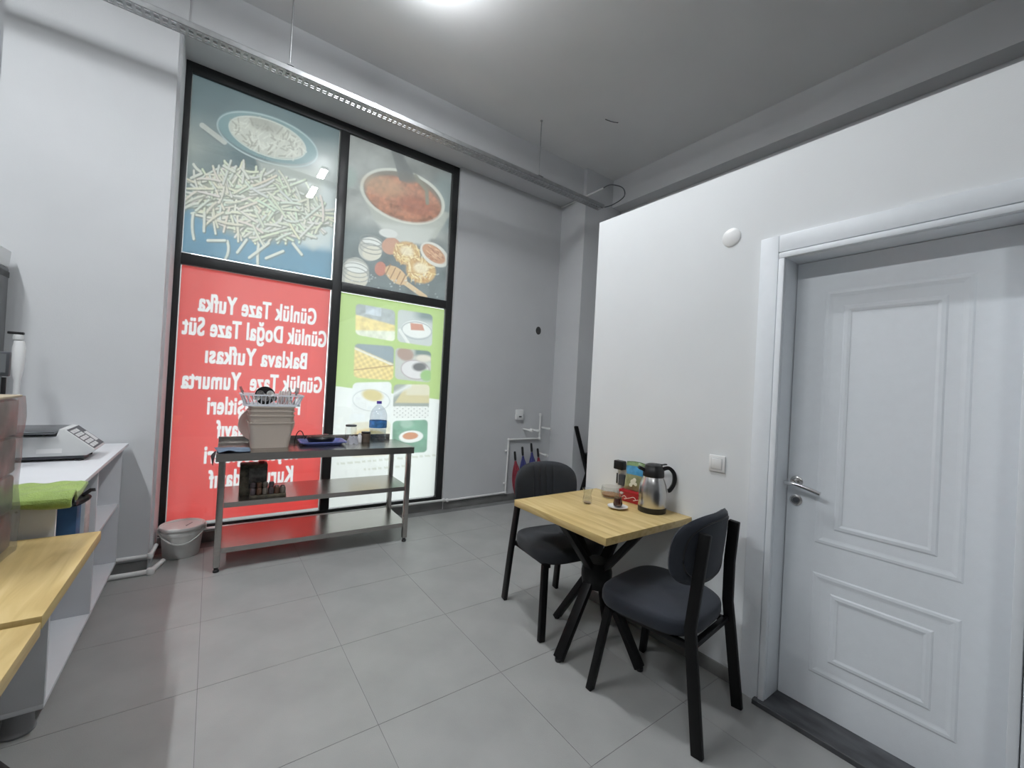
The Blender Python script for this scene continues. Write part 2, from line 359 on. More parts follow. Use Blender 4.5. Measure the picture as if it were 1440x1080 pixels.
# --- upper left: cut noodles on blue, plate of noodles above
F = pane_film(0, 240, .004, .012, .012, -.005)
F.C[:] = np.array(srgb(92, 114, 120)[:3])
t = np.clip((F.Y-(250+.02*(F.X-270)))/60, 0, 1); F.put(t, (104, 152, 180))
F.put(np.clip(1-np.abs(F.Y-(205+.12*(F.X-270)))/55, 0, 1)*np.clip((330-F.X)/60, 0, 1), (185, 190, 184), .9)
F.put(np.clip((F.X-385)/60, 0, 1)*np.clip((F.Y-190)/40, 0, 1)*np.clip((345-F.Y)/30, 0, 1), (196, 198, 194), .8)
F.mult(1+F.noise(40, .25))
F.put(F.stroke([(284, 176), (316, 200)], 7), (205, 205, 198)); F.put(F.stroke([(285, 182), (314, 205)], 2), (120, 130, 132))
F.put(F.ell(376, 193, 74, 30, 20), (120, 155, 160)); F.put(F.ring(376, 196, 74, 31, 2, 20), (190, 205, 206))
F.put(F.ell(376, 193, 57, 24, 21), (214, 212, 200))
for k in range(140):
    a = rng.random()*2*PI; r = math.sqrt(rng.random()); u, v = 54*r*math.cos(a), 21*r*math.sin(a); c, d = math.cos(math.radians(21)), math.sin(math.radians(21))
    x, y = 376+u*c-v*d, 193+u*d+v*c; q = rng.random()*PI; l = 3+4*rng.random()
    F.put(F.stroke([(x-l*math.cos(q), y-l*math.sin(q)), (x+l*math.cos(q), y+l*math.sin(q))], 2.2), [(238, 236, 224), (168, 164, 148), (225, 222, 208)][k % 3], .8)
F.put(F.ell(372, 176, 24, 9, 20, 6), (150, 146, 134), .6); F.put(F.ring(376, 194, 57, 24, 1.5, 21), (222, 224, 214))
F.put(F.poly([(362, 226), (452, 240), (470, 330), (440, 352), (380, 300)], 8), (206, 208, 200), .8)
F.put(F.poly([(420, 345), (455, 260), (472, 270), (468, 352)], 12), (222, 228, 228), .8)
F.put(F.ell(360, 290, 92, 46, 12, 14), (176, 176, 160))
def noodle(x, y, q, l, w, bend=0, c=(236, 234, 222)):
    p = [(x+math.cos(q)*l*t-math.sin(q)*bend*(1-4*t*t), y+math.sin(q)*l*t+math.cos(q)*bend*(1-4*t*t)) for t in (-.5, -.25, 0, .25, .5)]
    F.put(F.stroke([(a+1.1, b+1.5) for a, b in p], w+1.2), (128, 130, 116), .65); F.put(F.stroke(p, w), c)
for k in range(330):
    a = rng.random()*2*PI; r = rng.random()**.5; x = 362+96*r*math.cos(a); y = 287+46*r*math.sin(a)+.16*96*r*math.cos(a)
    g = rng.random(); noodle(x, y, rng.normal(.25, .75) if g < .7 else rng.random()*PI, 20+18*rng.random(), 2.8, rng.normal(0, 1.2), (226+int(18*rng.random()), 225+int(16*rng.random()), 206+int(20*rng.random())))
for (x, y, q, l, b) in [(277, 236, .8, 14, 1), (322, 237, .5, 17, 0), (272, 318, 1.55, 36, 2), (287, 312, 1.6, 26, 0), (318, 352, 1.7, 26, -3), (340, 346, 2.2, 22, 0), (363, 360, 1.6, 32, 1), (386, 358, 2.75, 26, 0), (364, 352, 2.5, 34, 0), (418, 350, .9, 20, 0), (304, 338, 0, 24, 0), (345, 244, 1, 16, 0), (268, 290, -.4, 22, -2), (276, 247, -.4, 16, 0)]: noodle(x, y, q, l, 3.6, b)
F.build('window_poster', 'backlit poster of cut white noodles scattered on blue below a full plate', FILM)
# --- upper right: bowl of red soup powder, jars, noodle nests, honey dipper
F = pane_film(1, 240, .002, .012, .0, .0)
F.C[:] = np.array(srgb(164, 164, 161)[:3]); F.mult(1+F.noise(34, .5)+F.noise(9, .15))
F.put(np.clip((F.Y-300-.25*(F.X-490))/25, 0, 1), (96, 108, 112), .85); F.mult(1+F.noise(16, .35))
F.put(F.ell(630, 285, 26, 40, 0, 14), (120, 138, 140), .7); F.put(F.ell(492, 250, 10, 14, 0, 6), (150, 168, 160), .7)
F.put(F.poly([(504, 262), (634, 300), (612, 336), (560, 334), (528, 312)], 3), (190, 190, 182)); F.put(F.poly([(530, 312), (612, 322), (600, 345), (548, 340)], 6), (206, 206, 200))
F.put(F.ell(566, 276, 62, 36, 20), (222, 220, 210)); F.put(F.ell(566, 276, 57.5, 32, 20), (140, 128, 116))
soup = F.ell(567, 280, 55, 29, 20, 3); F.put(soup, (186, 124, 96)); n = 1+F.noise(5, .7)+F.noise(22, .35); F.C = F.C*(1-soup[..., None])+F.C*soup[..., None]*n[..., None]
F.put(F.ell(540, 262, 30, 13, 15, 8), (206, 168, 132), .5); F.put(F.ell(585, 290, 26, 12, 15, 8), (178, 96, 76), .45)
F.put(F.poly([(549, 208), (567, 219), (586, 252), (562, 254)], 2), (118, 118, 118)); F.put(F.stroke([(584, 247), (600, 268), (601, 286)], 5, 2), (146, 142, 126)); F.put(F.ell(572, 250, 13, 7, 20, 4), (122, 116, 110), .9)
for (x, y, a, b) in [(499, 386, 20, 24), (521, 350, 17, 17)]:
    F.put(F.ell(x, y, a, b), (196, 192, 184)); F.put(F.ell(x+2, y+6, a*.8, b*.6), (224, 216, 200)); F.put(F.ell(x+2, y-10, a*.8, b*.32, 12), (236, 234, 230))
    for k in range(3): F.put(F.ring(x+1, y-12+6*k, a*.95, b*.4, 1.3, 14), (150, 150, 146)); 
F.put(F.ell(535, 378, 8, 10), (206, 120, 96), .9); F.put(F.ell(550, 346, 13, 12), (204, 150, 124)); F.put(F.ell(546, 328, 13, 6, 10), (226, 224, 220))
for (x, y, r) in [(572, 356, 19), (592, 380, 21)]:
    F.put(F.ell(x, y, r, r*.85, 20, 3), (214, 172, 112))
    for k in range(70):
        a = rng.random()*2*PI; q = rng.random()*PI; p = r*math.sqrt(rng.random())*.95; u, v = x+p*math.cos(a), y+p*.85*math.sin(a)
        F.put(F.stroke([(u-4*math.cos(q), v-4*math.sin(q)), (u+4*math.cos(q), v+4*math.sin(q))], 1.4), [(240, 212, 150), (190, 138, 84), (250, 232, 186)][k % 3], .8)
    F.put(F.ell(x, y-3, r*.5, r*.35, 15, 4), (252, 240, 210), .7)
F.put(F.ell(611, 358, 23, 14, 38), (226, 222, 214)); F.put(F.ell(610, 357, 19, 10, 38), (206, 150, 112))
for k in range(50):
    x, y = 610+rng.normal(0, 8), 357+rng.normal(0, 6); F.put(F.stroke([(x, y), (x+3, y+2.5)], 1.3)*F.ell(610, 357, 18, 9, 38), [(170, 104, 72), (230, 186, 150)][k % 2])
F.put(F.stroke([(566, 395), (598, 418)], 6.5), (222, 190, 150)); F.put(F.ell(557, 387, 18, 10, 38), (222, 184, 138))
for k in range(4): F.put(F.stroke([(545+7*k+4, 372+5*k), (545+7*k-3, 386+5*k)], 1.6), (160, 116, 78))
for k in range(60): F.put(F.ell(rng.uniform(486, 628), rng.uniform(385, 420), .9, .9), (215, 220, 220), .8)
F.build('window_poster', 'backlit poster of a bowl of red soup powder above jars and noodle nests', FILM)
# --- lower left: red with mirrored white lettering
F = pane_film(2, 300, .006, .010, .022, .002)
F.C[:] = np.array(srgb(242, 74, 70)[:3]); F.mult(1+F.noise(60, .06))
def line(txt, pr, pl, cap=.152):
    a = aty(*pr, FILMY); b = aty(*pl, FILMY); F.put(F.text(txt, a[0], b[0], (a[2]+b[2])/2, cap), (255, 255, 255))
line('Günlük Taze Yufka', (443.7, 455), (278.8, 438)); line('Günlük Doğal Taze Süt', (458, 486), (256, 471)); line('Baklava Yufkası', (430.4, 517.5), (288.7, 511))
line('Günlük Taze  Yumurta', (451.7, 551.5), (255, 546)); line('Peynir Çeşitleri', (421, 582), (291.5, 583))
line('Taze Kadayıf', (407, 611), (303.8, 618.5)); line('Reçel Çeşitleri', (418, 642), (287, 655)); line('Kuru Kadayıf', (411, 673), (292.5, 691))
F.build('window_poster', 'backlit red poster with lines of white lettering seen mirrored', FILM)
# --- lower right: green and white with eight food photographs
F = pane_film(3, 260, .002, .006, .008, .008)
F.C[:] = np.array(srgb(250, 251, 247)[:3])
F.put(np.clip((544+.13*(F.X-480)-F.Y)/1.2+.5, 0, 1), (190, 216, 132)); F.mult(1+F.noise(70, .05))
def photo(k, q, base):
    m, u, v = F.quad(*q, r=.12); C0 = F.C.copy(); F.put(np.ones(m.shape), base); return m, u, v, C0
def fin(m, C0): F.C = C0*(1-m[..., None])+F.C*m[..., None]
def sm(x, a, b): return np.clip((x-a)/(b-a), 0, 1)
Q = [[(501, 426), (555, 437), (556, 480), (499, 471)], [(560, 433), (608, 444), (608, 486), (558, 482)],
     [(499, 482), (554, 488), (553, 534), (497, 532)], [(556, 488), (606, 495), (606, 537), (555, 534)],
     [(496, 538), (551, 537), (549, 590), (494, 592)], [(554, 540), (604, 541), (603, 588), (552, 588)],
     [(494, 594), (549, 592), (548, 640), (492, 644)], [(552, 592), (602, 590), (600, 636), (551, 638)]]
m, u, v, c = photo(0, Q[0], (246, 222, 150)); F.put(sm(.36-v+.12*u, -.03, .03), (176, 182, 184)); F.put((np.abs(u-.45) < .2)*(v < .28)*1., (205, 212, 220)); F.put(sm(v-.85+.2*u, -.02, .04), (238, 240, 220)); F.mult(1+F.noise(6, .3)); fin(m, c)
m, u, v, c = photo(1, Q[1], (208, 212, 210)); F.put(sm(.22-v, -.1, .1)*sm(u, .4, .7), (130, 146, 148)); F.put(F.ell(586, 463, 21, 12, 8), (244, 244, 240)); F.put(F.ring(586, 465, 21, 12, 1.5, 8), (180, 186, 188)); F.put(F.poly([(577, 454), (594, 456), (597, 465), (578, 464)], 1.5), (216, 152, 130)); F.put(F.stroke([(562, 464), (574, 482)], 4), (240, 240, 236)); fin(m, c)
m, u, v, c = photo(2, Q[2], (242, 216, 146)); F.mult(1+.18*np.sin(u*38+v*8)*np.sin(v*34-u*10)); F.put(sm(.1+.42*u-v, -.02, .03), (150, 164, 172)); F.put(np.clip(1-np.abs(.14+.42*u-v)/.05, 0, 1), (240, 240, 232)); F.put(np.clip(1-np.abs(.78-.22*u-v)/.03, 0, 1), (180, 140, 84)); fin(m, c)
m, u, v, c = photo(3, Q[3], (204, 206, 200)); F.put(sm(.3-v, -.1, .1)*sm(u, .5, .6), (120, 140, 138)); F.put(F.ell(570, 498, 12, 9, 20, 3), (180, 150, 138)); F.put(F.ell(584, 520, 20, 13, 10), (232, 228, 228)); F.put(F.ring(584, 520, 20, 13, 1.6, 10), (190, 176, 180)); F.put(F.ell(590, 516, 10, 6, 0, 3), (110, 108, 110)); F.put(F.ell(600, 528, 9, 8, 0, 3), (160, 200, 130)); F.put(F.ell(596, 504, 12, 5, 5, 3), (232, 222, 208)); fin(m, c)
m, u, v, c = photo(4, Q[4], (246, 247, 245)); F.put(F.ring(522, 563, 26, 15, 1.2, 4), (206, 210, 210)); F.put(F.ell(524, 556, 15, 8, 10, 3), (226, 208, 146)); F.mult(1+F.noise(5, .06)); fin(m, c)
m, u, v, c = photo(5, Q[5], (170, 176, 168)); F.put(sm(.55-v, -.02, .02)*sm(u-.6*(.5-v), .05, .1), (222, 208, 164)); F.put(sm(.32-v, -.02, .02)*sm(u, .3, .4), (234, 226, 200)); F.put(sm(v, .64, .66), (244, 244, 240)); F.put(((np.sin(u*40)*np.sin(v*50) > .8)*(v > .66))*1., (150, 152, 150)); F.put(np.clip(1-np.abs(.3-.6*u-v)/.12, 0, 1)*(u < .5), (236, 238, 236)); fin(m, c)
m, u, v, c = photo(6, Q[6], (240, 234, 214)); F.put(F.ell(520, 615, 24, 12, 0, 4), (228, 196, 130)); F.mult(1+F.noise(7, .12)); fin(m, c)
m, u, v, c = photo(7, Q[7], (128, 172, 148)); F.mult(1+F.noise(12, .5)); F.put(F.ell(572, 596, 9, 6, 0, 3), (186, 214, 196), .7); F.put(F.ell(578, 614, 17, 8.5, -4), (250, 250, 246)); F.put(F.ell(577, 613, 11, 5, -4), (222, 156, 118)); fin(m, c)
for (x0, x1, y, dy) in [(474, 612, 652, -.09), (512, 576, 660, -.09)]:      # faint illegible small print
    x = x0
    while x < x1:
        w = 3+6*rng.random(); yy = y+dy*(x-x0)
        for i in range(int(w/1.6)): F.put(F.stroke([(x+1.6*i, yy-1.2+rng.random()), (x+1.6*i+.5, yy+1.2)], .9), (188, 190, 160), .8)
        x += w+2.2
F.build('window_poster', 'backlit green and white poster with eight small food photographs', FILM)
# outside the window: pavement, plus unseen canopy slab and wall added to shade the panes
EXT = mat('exterior_render', (.30, .30, .29, 1), .8, var=.1)
sbox('exterior_ground', EXT, -6, 9, 4.62, 14, -.25, -.15)
sbox('added_shade_canopy', EXT, -2.5, 5.0, 4.62, 6.6, 4.05, 4.25)
sbox('added_shade_wall', EXT, -.55, -.33, 4.62, 7.6, -.15, 4.05)
# ------------------------------------------------------------------ door
door = struct(empty('door_1', (PX, (DY0+DY1)/2, 0)))
OD = Vector(door.location)
def dpart(name, g, m, parent=None, bevel=0, smooth=False):
    g.v = [(a-OD.x, b-OD.y, c-OD.z) for a, b, c in g.v]; return g.build(name, m, parent or door, bevel, smooth)
# jamb lining (reveal)
dpart('jamb', G().box(PX-.002, PX+.142, DY1, DY1+.029, 0, DZ+.029), DOORW, bevel=.002)
dpart('jamb', G().box(PX-.002, PX+.142, DY0-.029, DY0, 0, DZ+.029), DOORW, bevel=.002)
dpart('head_jamb', G().box(PX-.002, PX+.142, DY0, DY1, DZ, DZ+.029), DOORW, bevel=.002)
# casing: outer board and inner bead with a groove between
CT = DZ+.111
dpart('casing', G().box(PX-.020, PX-.0005, DY1+.030, DY1+.110, 0, CT), DOORW, bevel=.003)
dpart('casing', G().box(PX-.020, PX-.0005, DY0-.110, DY0-.030, 0, CT), DOORW, bevel=.003)
dpart('head_casing', G().box(PX-.020, PX-.0005, DY0-.0295, DY1+.0295, DZ+.032, CT), DOORW, bevel=.003)
dpart('casing_bead', G().box(PX-.024, PX-.003, DY1+.001, DY1+.027, 0, DZ+.001), DOORW, bevel=.004)
dpart('casing_bead', G().box(PX-.024, PX-.003, DY0-.027, DY0-.001, 0, DZ+.001), DOORW, bevel=.004)
dpart('head_bead', G().box(PX-.024, PX-.003, DY0-.027, DY1+.027, DZ+.0015, DZ+.028), DOORW, bevel=.004)
LX = 2.268
leaf = dpart('door_leaf', G().box(LX, LX+.04, DY0+.003, DY1-.003, .022, DZ-.003), DOORW)
def moulding(y0, y1, z0, z1, prof):
    g = G(); k = len(prof)
    for (d, h) in prof:
        g.v += [(LX-h, y0+d, z0+d), (LX-h, y1-d, z0+d), (LX-h, y1-d, z1-d), (LX-h, y0+d, z1-d)]
    for j in range(k-1):
        for i in range(4): g.f.append((j*4+i, j*4+(i+1) % 4, (j+1)*4+(i+1) % 4, (j+1)*4+i))
    return g
for (y0, y1, z0, z1) in [(.253, .72, .770, 1.920), (.253, .72, .187, .637)]:
    dpart('panel_moulding', moulding(y0, y1, z0, z1, [(0, .0003), (.006, .0026), (.016, .0032), (.026, .0012), (.032, .0005)]), DOORW, leaf)
    dpart('panel_field', moulding(y0+.070, y1-.070, z0+.074, z1-.074, [(0, .0003), (.006, .0032), (.018, .0042), (.027, .0018), (.029, .0015)]), DOORW, leaf)
hd = G().lathe([(.0, 0), (.026, 0), (.026, .006), (.022, .009), (.012, .010), (.011, .045), (0, .045)], n=28)
hd.v = [(LX-c, .800+a, 1.029+b) for a, b, c in hd.v]; dpart('handle_rose', hd, STEELB, leaf, smooth=True)
dpart('handle_lever', G().tube(smoothpath([(LX-.048, .835, 1.022), (LX-.050, .795, 1.022), (LX-.050, .755, 1.016), (LX-.048, .690, .999)]), circ(.0095, 14)), CHROME, leaf, smooth=True)
lk = G().lathe([(0, 0), (.026, 0), (.026, .006), (.018, .009), (.016, .006), (0, .006)], n=28)
lk.v = [(LX-c, .799+a, .942+b) for a, b, c in lk.v]; dpart('lock_rose', lk, STEELB, leaf, smooth=True)
kc = G().lathe([(0, .006), (.013, .006), (.013, .010), (0, .010)], n=20); kc.v = [(LX-c, .799+a, .942+b) for a, b, c in kc.v]; dpart('lock_cylinder', kc, PLDG, leaf, smooth=True)
struct(G().prism([(2.098, .006), (2.100, .019), (2.106, .022), (2.287, .021), (2.287, 0), (2.098, 0)], .06, .880, 'y').build('trim_1', MARBLE))
# ------------------------------------------------------------------ ceiling lamps (suspended LED battens)
LEDM = emit('led_diffuser', (.94, .975, 1, 1), LAMP_STRENGTH)
LEDR = emit('led_diffuser_table', (.94, .975, 1, 1), LAMP_STRENGTH*1.25); LEDU = emit('led_uplight', (.94, .975, 1, 1), LAMP_STRENGTH*1.3); LEDL = emit('led_diffuser_shelving', (.94, .975, 1, 1), LAMP_STRENGTH*1.6)
def lamp(x, y0, y1, z, label, group):
    t = thing('ceiling_lamp', label, 'lamp', (x, (y0+y1)/2, z), 0, group); L = y1-y0
    G().box(-.042, .042, -L/2, L/2, 0, .036).build('housing', PLW, t, .004)
    G().prism([(.040, -.0005), (.034, -.006), (-.034, -.006), (-.040, -.0005)], -L/2+.01, L/2-.01, 'y').build('diffuser', LEDR if x > 0 else LEDL, t)
    if x > 0:
        for q in (-.036, .004): G().box(q, q+.032, -L/2+.01, L/2-.01, .0365, .038).build('uplight_strip', LEDU, t)
    for s_ in (-1, 1): G().cyl((0, s_*L*.35, .036), (0, s_*L*.35, CZ-z), .003, 8).build('suspension_wire', GALV, t)
lamp(1.04, 2.29, 2.71, 4.055, 'white linear ceiling lamp above the dining table, nearer the window wall', 'linear lamps over the dining table')
lamp(1.04, 1.64, 2.08, 4.055, 'white linear ceiling lamp above the dining table, farther from the window wall', 'linear lamps over the dining table')
lamp(-1.5, 2.02, 2.48, 4.08, 'white linear ceiling lamp hung over the white shelving unit', 'linear lamps over the shelving')
lamp(-1.5, 1.34, 1.80, 4.08, 'white linear ceiling lamp hung over the spare oak tables', 'linear lamps over the shelving')
lamp(-1.5, -1.6, -1.0, 4.08, 'added unseen fill lamp over the back of the shop', 'added fill lamps')  # unseen lamp added to brighten the partition and door
# ------------------------------------------------------------------ cable tray, rods, conduit, loose cable
TY0, TY1, TZ = 3.365, 3.465, 3.553
tr = thing('cable_tray', 'long perforated galvanised cable tray hung below the window beam', 'cable tray', (0, 3.415, TZ))
X0, X1 = -4.15, 3.615
for s_ in (0, 1):
    yy = (TY0, TY1)[s_]-3.415; q = 1 if s_ else -1
    g = G().box(X0, X1, min(yy, yy-q*.0015), max(yy, yy-q*.0015), 0, .038); g.box(X0, X1, min(yy, yy-q*.010), max(yy, yy-q*.010), .0365, .038); g.build('side_rail', GALV, tr)
g = G(); x = X0
rows = [(-.05, -.040), (-.030, -.018), (-.006, .006), (.018, .030), (.040, .05)]
for a, b in rows: g.box(X0, X1, a, b, 0, .0015)
while x < X1-.05:
    for a, b in zip(rows[:-1], rows[1:]): g.box(x, x+.016, a[1], b[0], 0, .0015)
    x += .042
g.build('perforated_base', GALV, tr)
for i, rx in enumerate((.343, 2.658)):
    t = thing('tray_hanger', ['threaded rod hanger holding the cable tray above the noodle poster', 'threaded rod hanger holding the cable tray near the column'][i], 'hanger', (rx, 3.415, TZ+.04), 0, 'cable tray hangers')
    G().cyl((0, 0, .03), (0, 0, CZ-TZ-.04), .005, 8).build('rod', GALV, t); g = G().box(-.02, .02, -.055, .055, .0, .004); g.box(-.014, .014, -.014, .014, .004, .032); g.build('clamp', GALV, t)
    G().lathe([(0, 0), (.014, 0), (.014, .006), (0, .006)], (0, 0, CZ-TZ-.047), 8).build('nut', GALV, t)
tag(G().cyl((3.672, 4.185, 3.834), (3.672, 3.45, 3.834), .010, 12).build('conduit', PVC, smooth=True, loc=(3.672, 3.8, 3.834)), 'thin white conduit running along the column from the wall corner', 'conduit')
tag(G().tube(smoothpath([(3.672, 3.46, 3.834), (3.70, 3.36, 3.85), (3.78, 3.25, 3.80), (3.80, 3.24, 3.70), (3.70, 3.32, 3.60), (3.60, 3.40, 3.565), (3.45, 3.41, 3.562)]), circ(.006, 8)).build('loose_cable', PLDG, smooth=True, loc=(3.7, 3.35, 3.7)), 'loose grey cable looping from the conduit into the cable tray end', 'cable')
p = atz(856, 168, CZ)
tag(G().tube(smoothpath([(p[0]-.03, p[1]+.02, CZ-.001), (p[0], p[1], CZ-.012), (p[0]+.05, p[1]-.02, CZ-.016), (p[0]+.11, p[1]-.03, CZ-.002)]), circ(.004, 6)).build('ceiling_wire', PLDG, loc=(p[0], p[1], CZ)), 'short stub of wire sticking out of the bare ceiling', 'wire')
# ------------------------------------------------------------------ white pipes
def pipe(name, pts, r, label, elbows=(), cat='pipe', group='white water pipes'):
    c = Vector(pts[0]); t = thing(name, label, cat, c, 0, group)
    for a, b in zip(pts[:-1], pts[1:]): G().cyl(Vector(a)-c, Vector(b)-c, r, 12).build('pipe_run', PVC, t, smooth=True)
    for e in pts[1:-1]: G().lathe([(0, -r*1.5), (r*1.1, -r*1.35), (r*1.5, -r*.6), (r*1.5, r*.6), (r*1.1, r*1.35), (0, r*1.5)], Vector(e)-c, 14).build('elbow', PVC, t, smooth=True)
    return t
t = pipe('water_pipe', [(-.22, 4.168, .12), (2.15, 4.168, .108), (2.20, 4.168, .10), (2.99, 4.168, .106), (3.0, 4.168, .757), (3.49, 4.168, .757), (3.485, 4.168, 1.057)], .0125, 'white pipe running under the window and stepping up the wall beside it')
for (px, pz) in [(2.992, .22), (2.998, .62), (3.488, .86)]: G().box(px-.03, px+.014, 4.158, 4.189, pz-.008, pz+.008).build('pipe_clip', PVC, t).location = -Vector(t.location)
G().lathe([(0, 0), (.02, 0), (.02, .03), (.012, .034), (0, .034)], Vector((3.485, 4.168, 1.05))-Vector(t.location), 14).build('end_cap', PVC, t, smooth=True)
pipe('water_pipe', [(-1.08, 3.763, .105), (-.285, 3.763, .105), (-.268, 3.93, .118)], .013, 'upper white pipe wrapping around the pier above the skirting by the shelving')
pipe('water_pipe', [(-1.08, 3.70, .017), (-.275, 3.70, .017), (-.22, 3.87, .017)], .017, 'lower white pipe lying on the floor along the pier by the shelving')
for k, ((px, py), lab) in enumerate(zip([(736, 603), (746, 603.5), (762, 601), (757, 637)], ['capped white pipe stub under the white wall box', 'capped white pipe stub between the first stub and the pipe riser', 'capped white pipe stub between the pipe riser and the column', 'single low white pipe stub on the wall beneath the riser'])):
    b = aty(px, py, WY); t = thing('pipe_stub', lab, 'pipe stub', b, 0, 'capped pipe stubs on the wall')
    G().cyl((0, 0, 0), (0, -.16, -.005), .012, 12).build('stub', PVC, t, smooth=True); G().cyl((0, -.14, -.004), (0, -.185, -.006), .017, 12).build('cap', PVC, t, smooth=True)
# wall box, wall hole
t = thing('thermostat', 'small white wall box fixed above the water pipe', 'wall box', aty(729, 583, WY))
G().box(-.055, .055, -.04, 0, -.065, .065).build('case', PLW, t, .01); G().box(-.02, .02, -.043, -.039, -.03, -.015).build('slot', PLDG, t); G().box(.055, .062, -.03, -.01, -.02, .01).build('side_knob', PLDG, t, .002)
hc = aty(757, 465, WY)
HOLEM = mat('hole_shade_paint', (.06, .06, .06, 1), .9, var=.4, vscale=40)
t = thing('wall_hole', 'round pipe sleeve hole in the grey wall, its shade painted as a dark disc', 'wall hole', hc)
g = G(); n = 20
for k in range(n):
    a0, a1 = 2*PI*k/n, 2*PI*(k+1)/n
    g.add([(.052*math.cos(a), y, .06*math.sin(a)) for y in (-.003, -.0005) for a in (a0, a1)]+[(.044*math.cos(a), y, .052*math.sin(a)) for y in (-.003, -.0005) for a in (a0, a1)], [(0, 1, 5, 4), (0, 2, 3, 1), (4, 5, 7, 6)])
g.build('rim', PAINT, t); G().prism([(.046*math.cos(2*PI*k/16), .054*math.sin(2*PI*k/16)) for k in range(16)], -.0015, -.0005, 'y').build('bore_shade', HOLEM, t)  # flat dark disc on the wall, the hole's inner shade is its colour
# ------------------------------------------------------------------ partition fittings
t = thing('light_switch', 'white square light switch on the partition beside the door', 'switch', (PX, 1.119, 1.064))
G().box(-.009, 0, -.042, .042, -.042, .042).build('plate', PLW, t, .003); G().box(-.013, -.009, -.026, .026, -.026, .026).build('rocker', PLW, t, .0015); G().box(-.0105, -.009, -.030, .030, -.030, .030).build('rocker_frame', PLG, t, .0005)
t = thing('vent_cap', 'round white cover plate high on the partition', 'cover plate', (PX, 1.105, 2.238))
g = G().lathe([(0, 0), (.047, 0), (.047, .004), (.040, .008), (0, .010)], n=32); g.v = [(-c, a, b) for a, b, c in g.v]; g.build('cap', PLW, t, smooth=True)
t = thing('wall_socket', 'white double wall socket with a black plug and charger above the table', 'socket', (PX, 1.722, .895))
G().box(-.010, 0, -.048, .048, -.075, .075).build('plate', PLW, t, .003)
for z in (.035, -.04):
    g = G().lathe([(.020, 0), (.020, .003), (.017, .004), (.016, .001)], n=24, cap=False); g.v = [(-.010-c, a, z+b) for a, b, c in g.v]; g.build('socket_ring', PLG, t, smooth=True)
G().box(-.055, -.0105, -.034, .034, .026, .082).build('black_plug', PLB, t, .006); G().box(-.030, -.0105, -.036, .012, -.074, -.005).build('charger', PLDG, t, .006)
G().box(-.013, -.0105, .030, .040, -.07, -.005).build('side_slot', PLB, t, .001)
# ------------------------------------------------------------------ dining tables
def bar(g, p0, p1, w, d):
    g.tube([p0, p1], rect(w, d))
def dining_table(loc, label, rz=0, w=.687, dpt=.695, h=.75, group=None, name='dining_table'):
    t = thing(name, label, 'table', loc, rz, group)
    G().box(-w/2, w/2, -dpt/2, dpt/2, h-.036, h).build('table_top', OAK, t, .002)
    f = [(-.01, .29), (-.28, -.02), (.03, -.29), (.27, .03)]; hub = .43
    for (x, y) in f:
        g = G(); bar(g, (x, y, .012), (x*.16, y*.16, hub-.05), .055, .03); g.build('leg', BLACKM, t, .003)
        G().lathe([(0, 0), (.016, 0), (.018, .006), (.018, .016), (0, .016)], (x*1.0, y*1.0, 0), 14).build('foot_pad', PLB, t)
        a, b = -y, x
        g = G(); bar(g, (a*.14, b*.14, hub-.02), (a*.98, b*.98, h-.046), .055, .03); g.build('upper_leg', BLACKM, t, .003)
    G().lathe([(0, hub-.11), (.075, hub-.11), (.085, hub-.06), (.085, hub-.03), (.07, hub+.03), (0, hub+.03)], n=24).build('hub', BLACKM, t, smooth=True)
    g = G().box(-.26, .26, -.025, .025, h-.046, h-.037); g.box(-.025, .025, -.26, .26, h-.046, h-.037); g.build('top_bracket', BLACKM, t)
    return t
dining_table((1.803, 1.592, 0), 'square oak topped table on crossed black legs set with tea glasses and a flask')
dining_table((-.322-.35, 1.905, 0), 'spare oak topped table carrying the stretch wrapped bundle beside the shelving', w=.70, dpt=.70, group='spare oak tables')
dining_table((-.320-.35, 1.188, 0), 'spare bare oak topped table pushed against the wrapped bundle table', w=.70, dpt=.70, h=.742, group='spare oak tables')
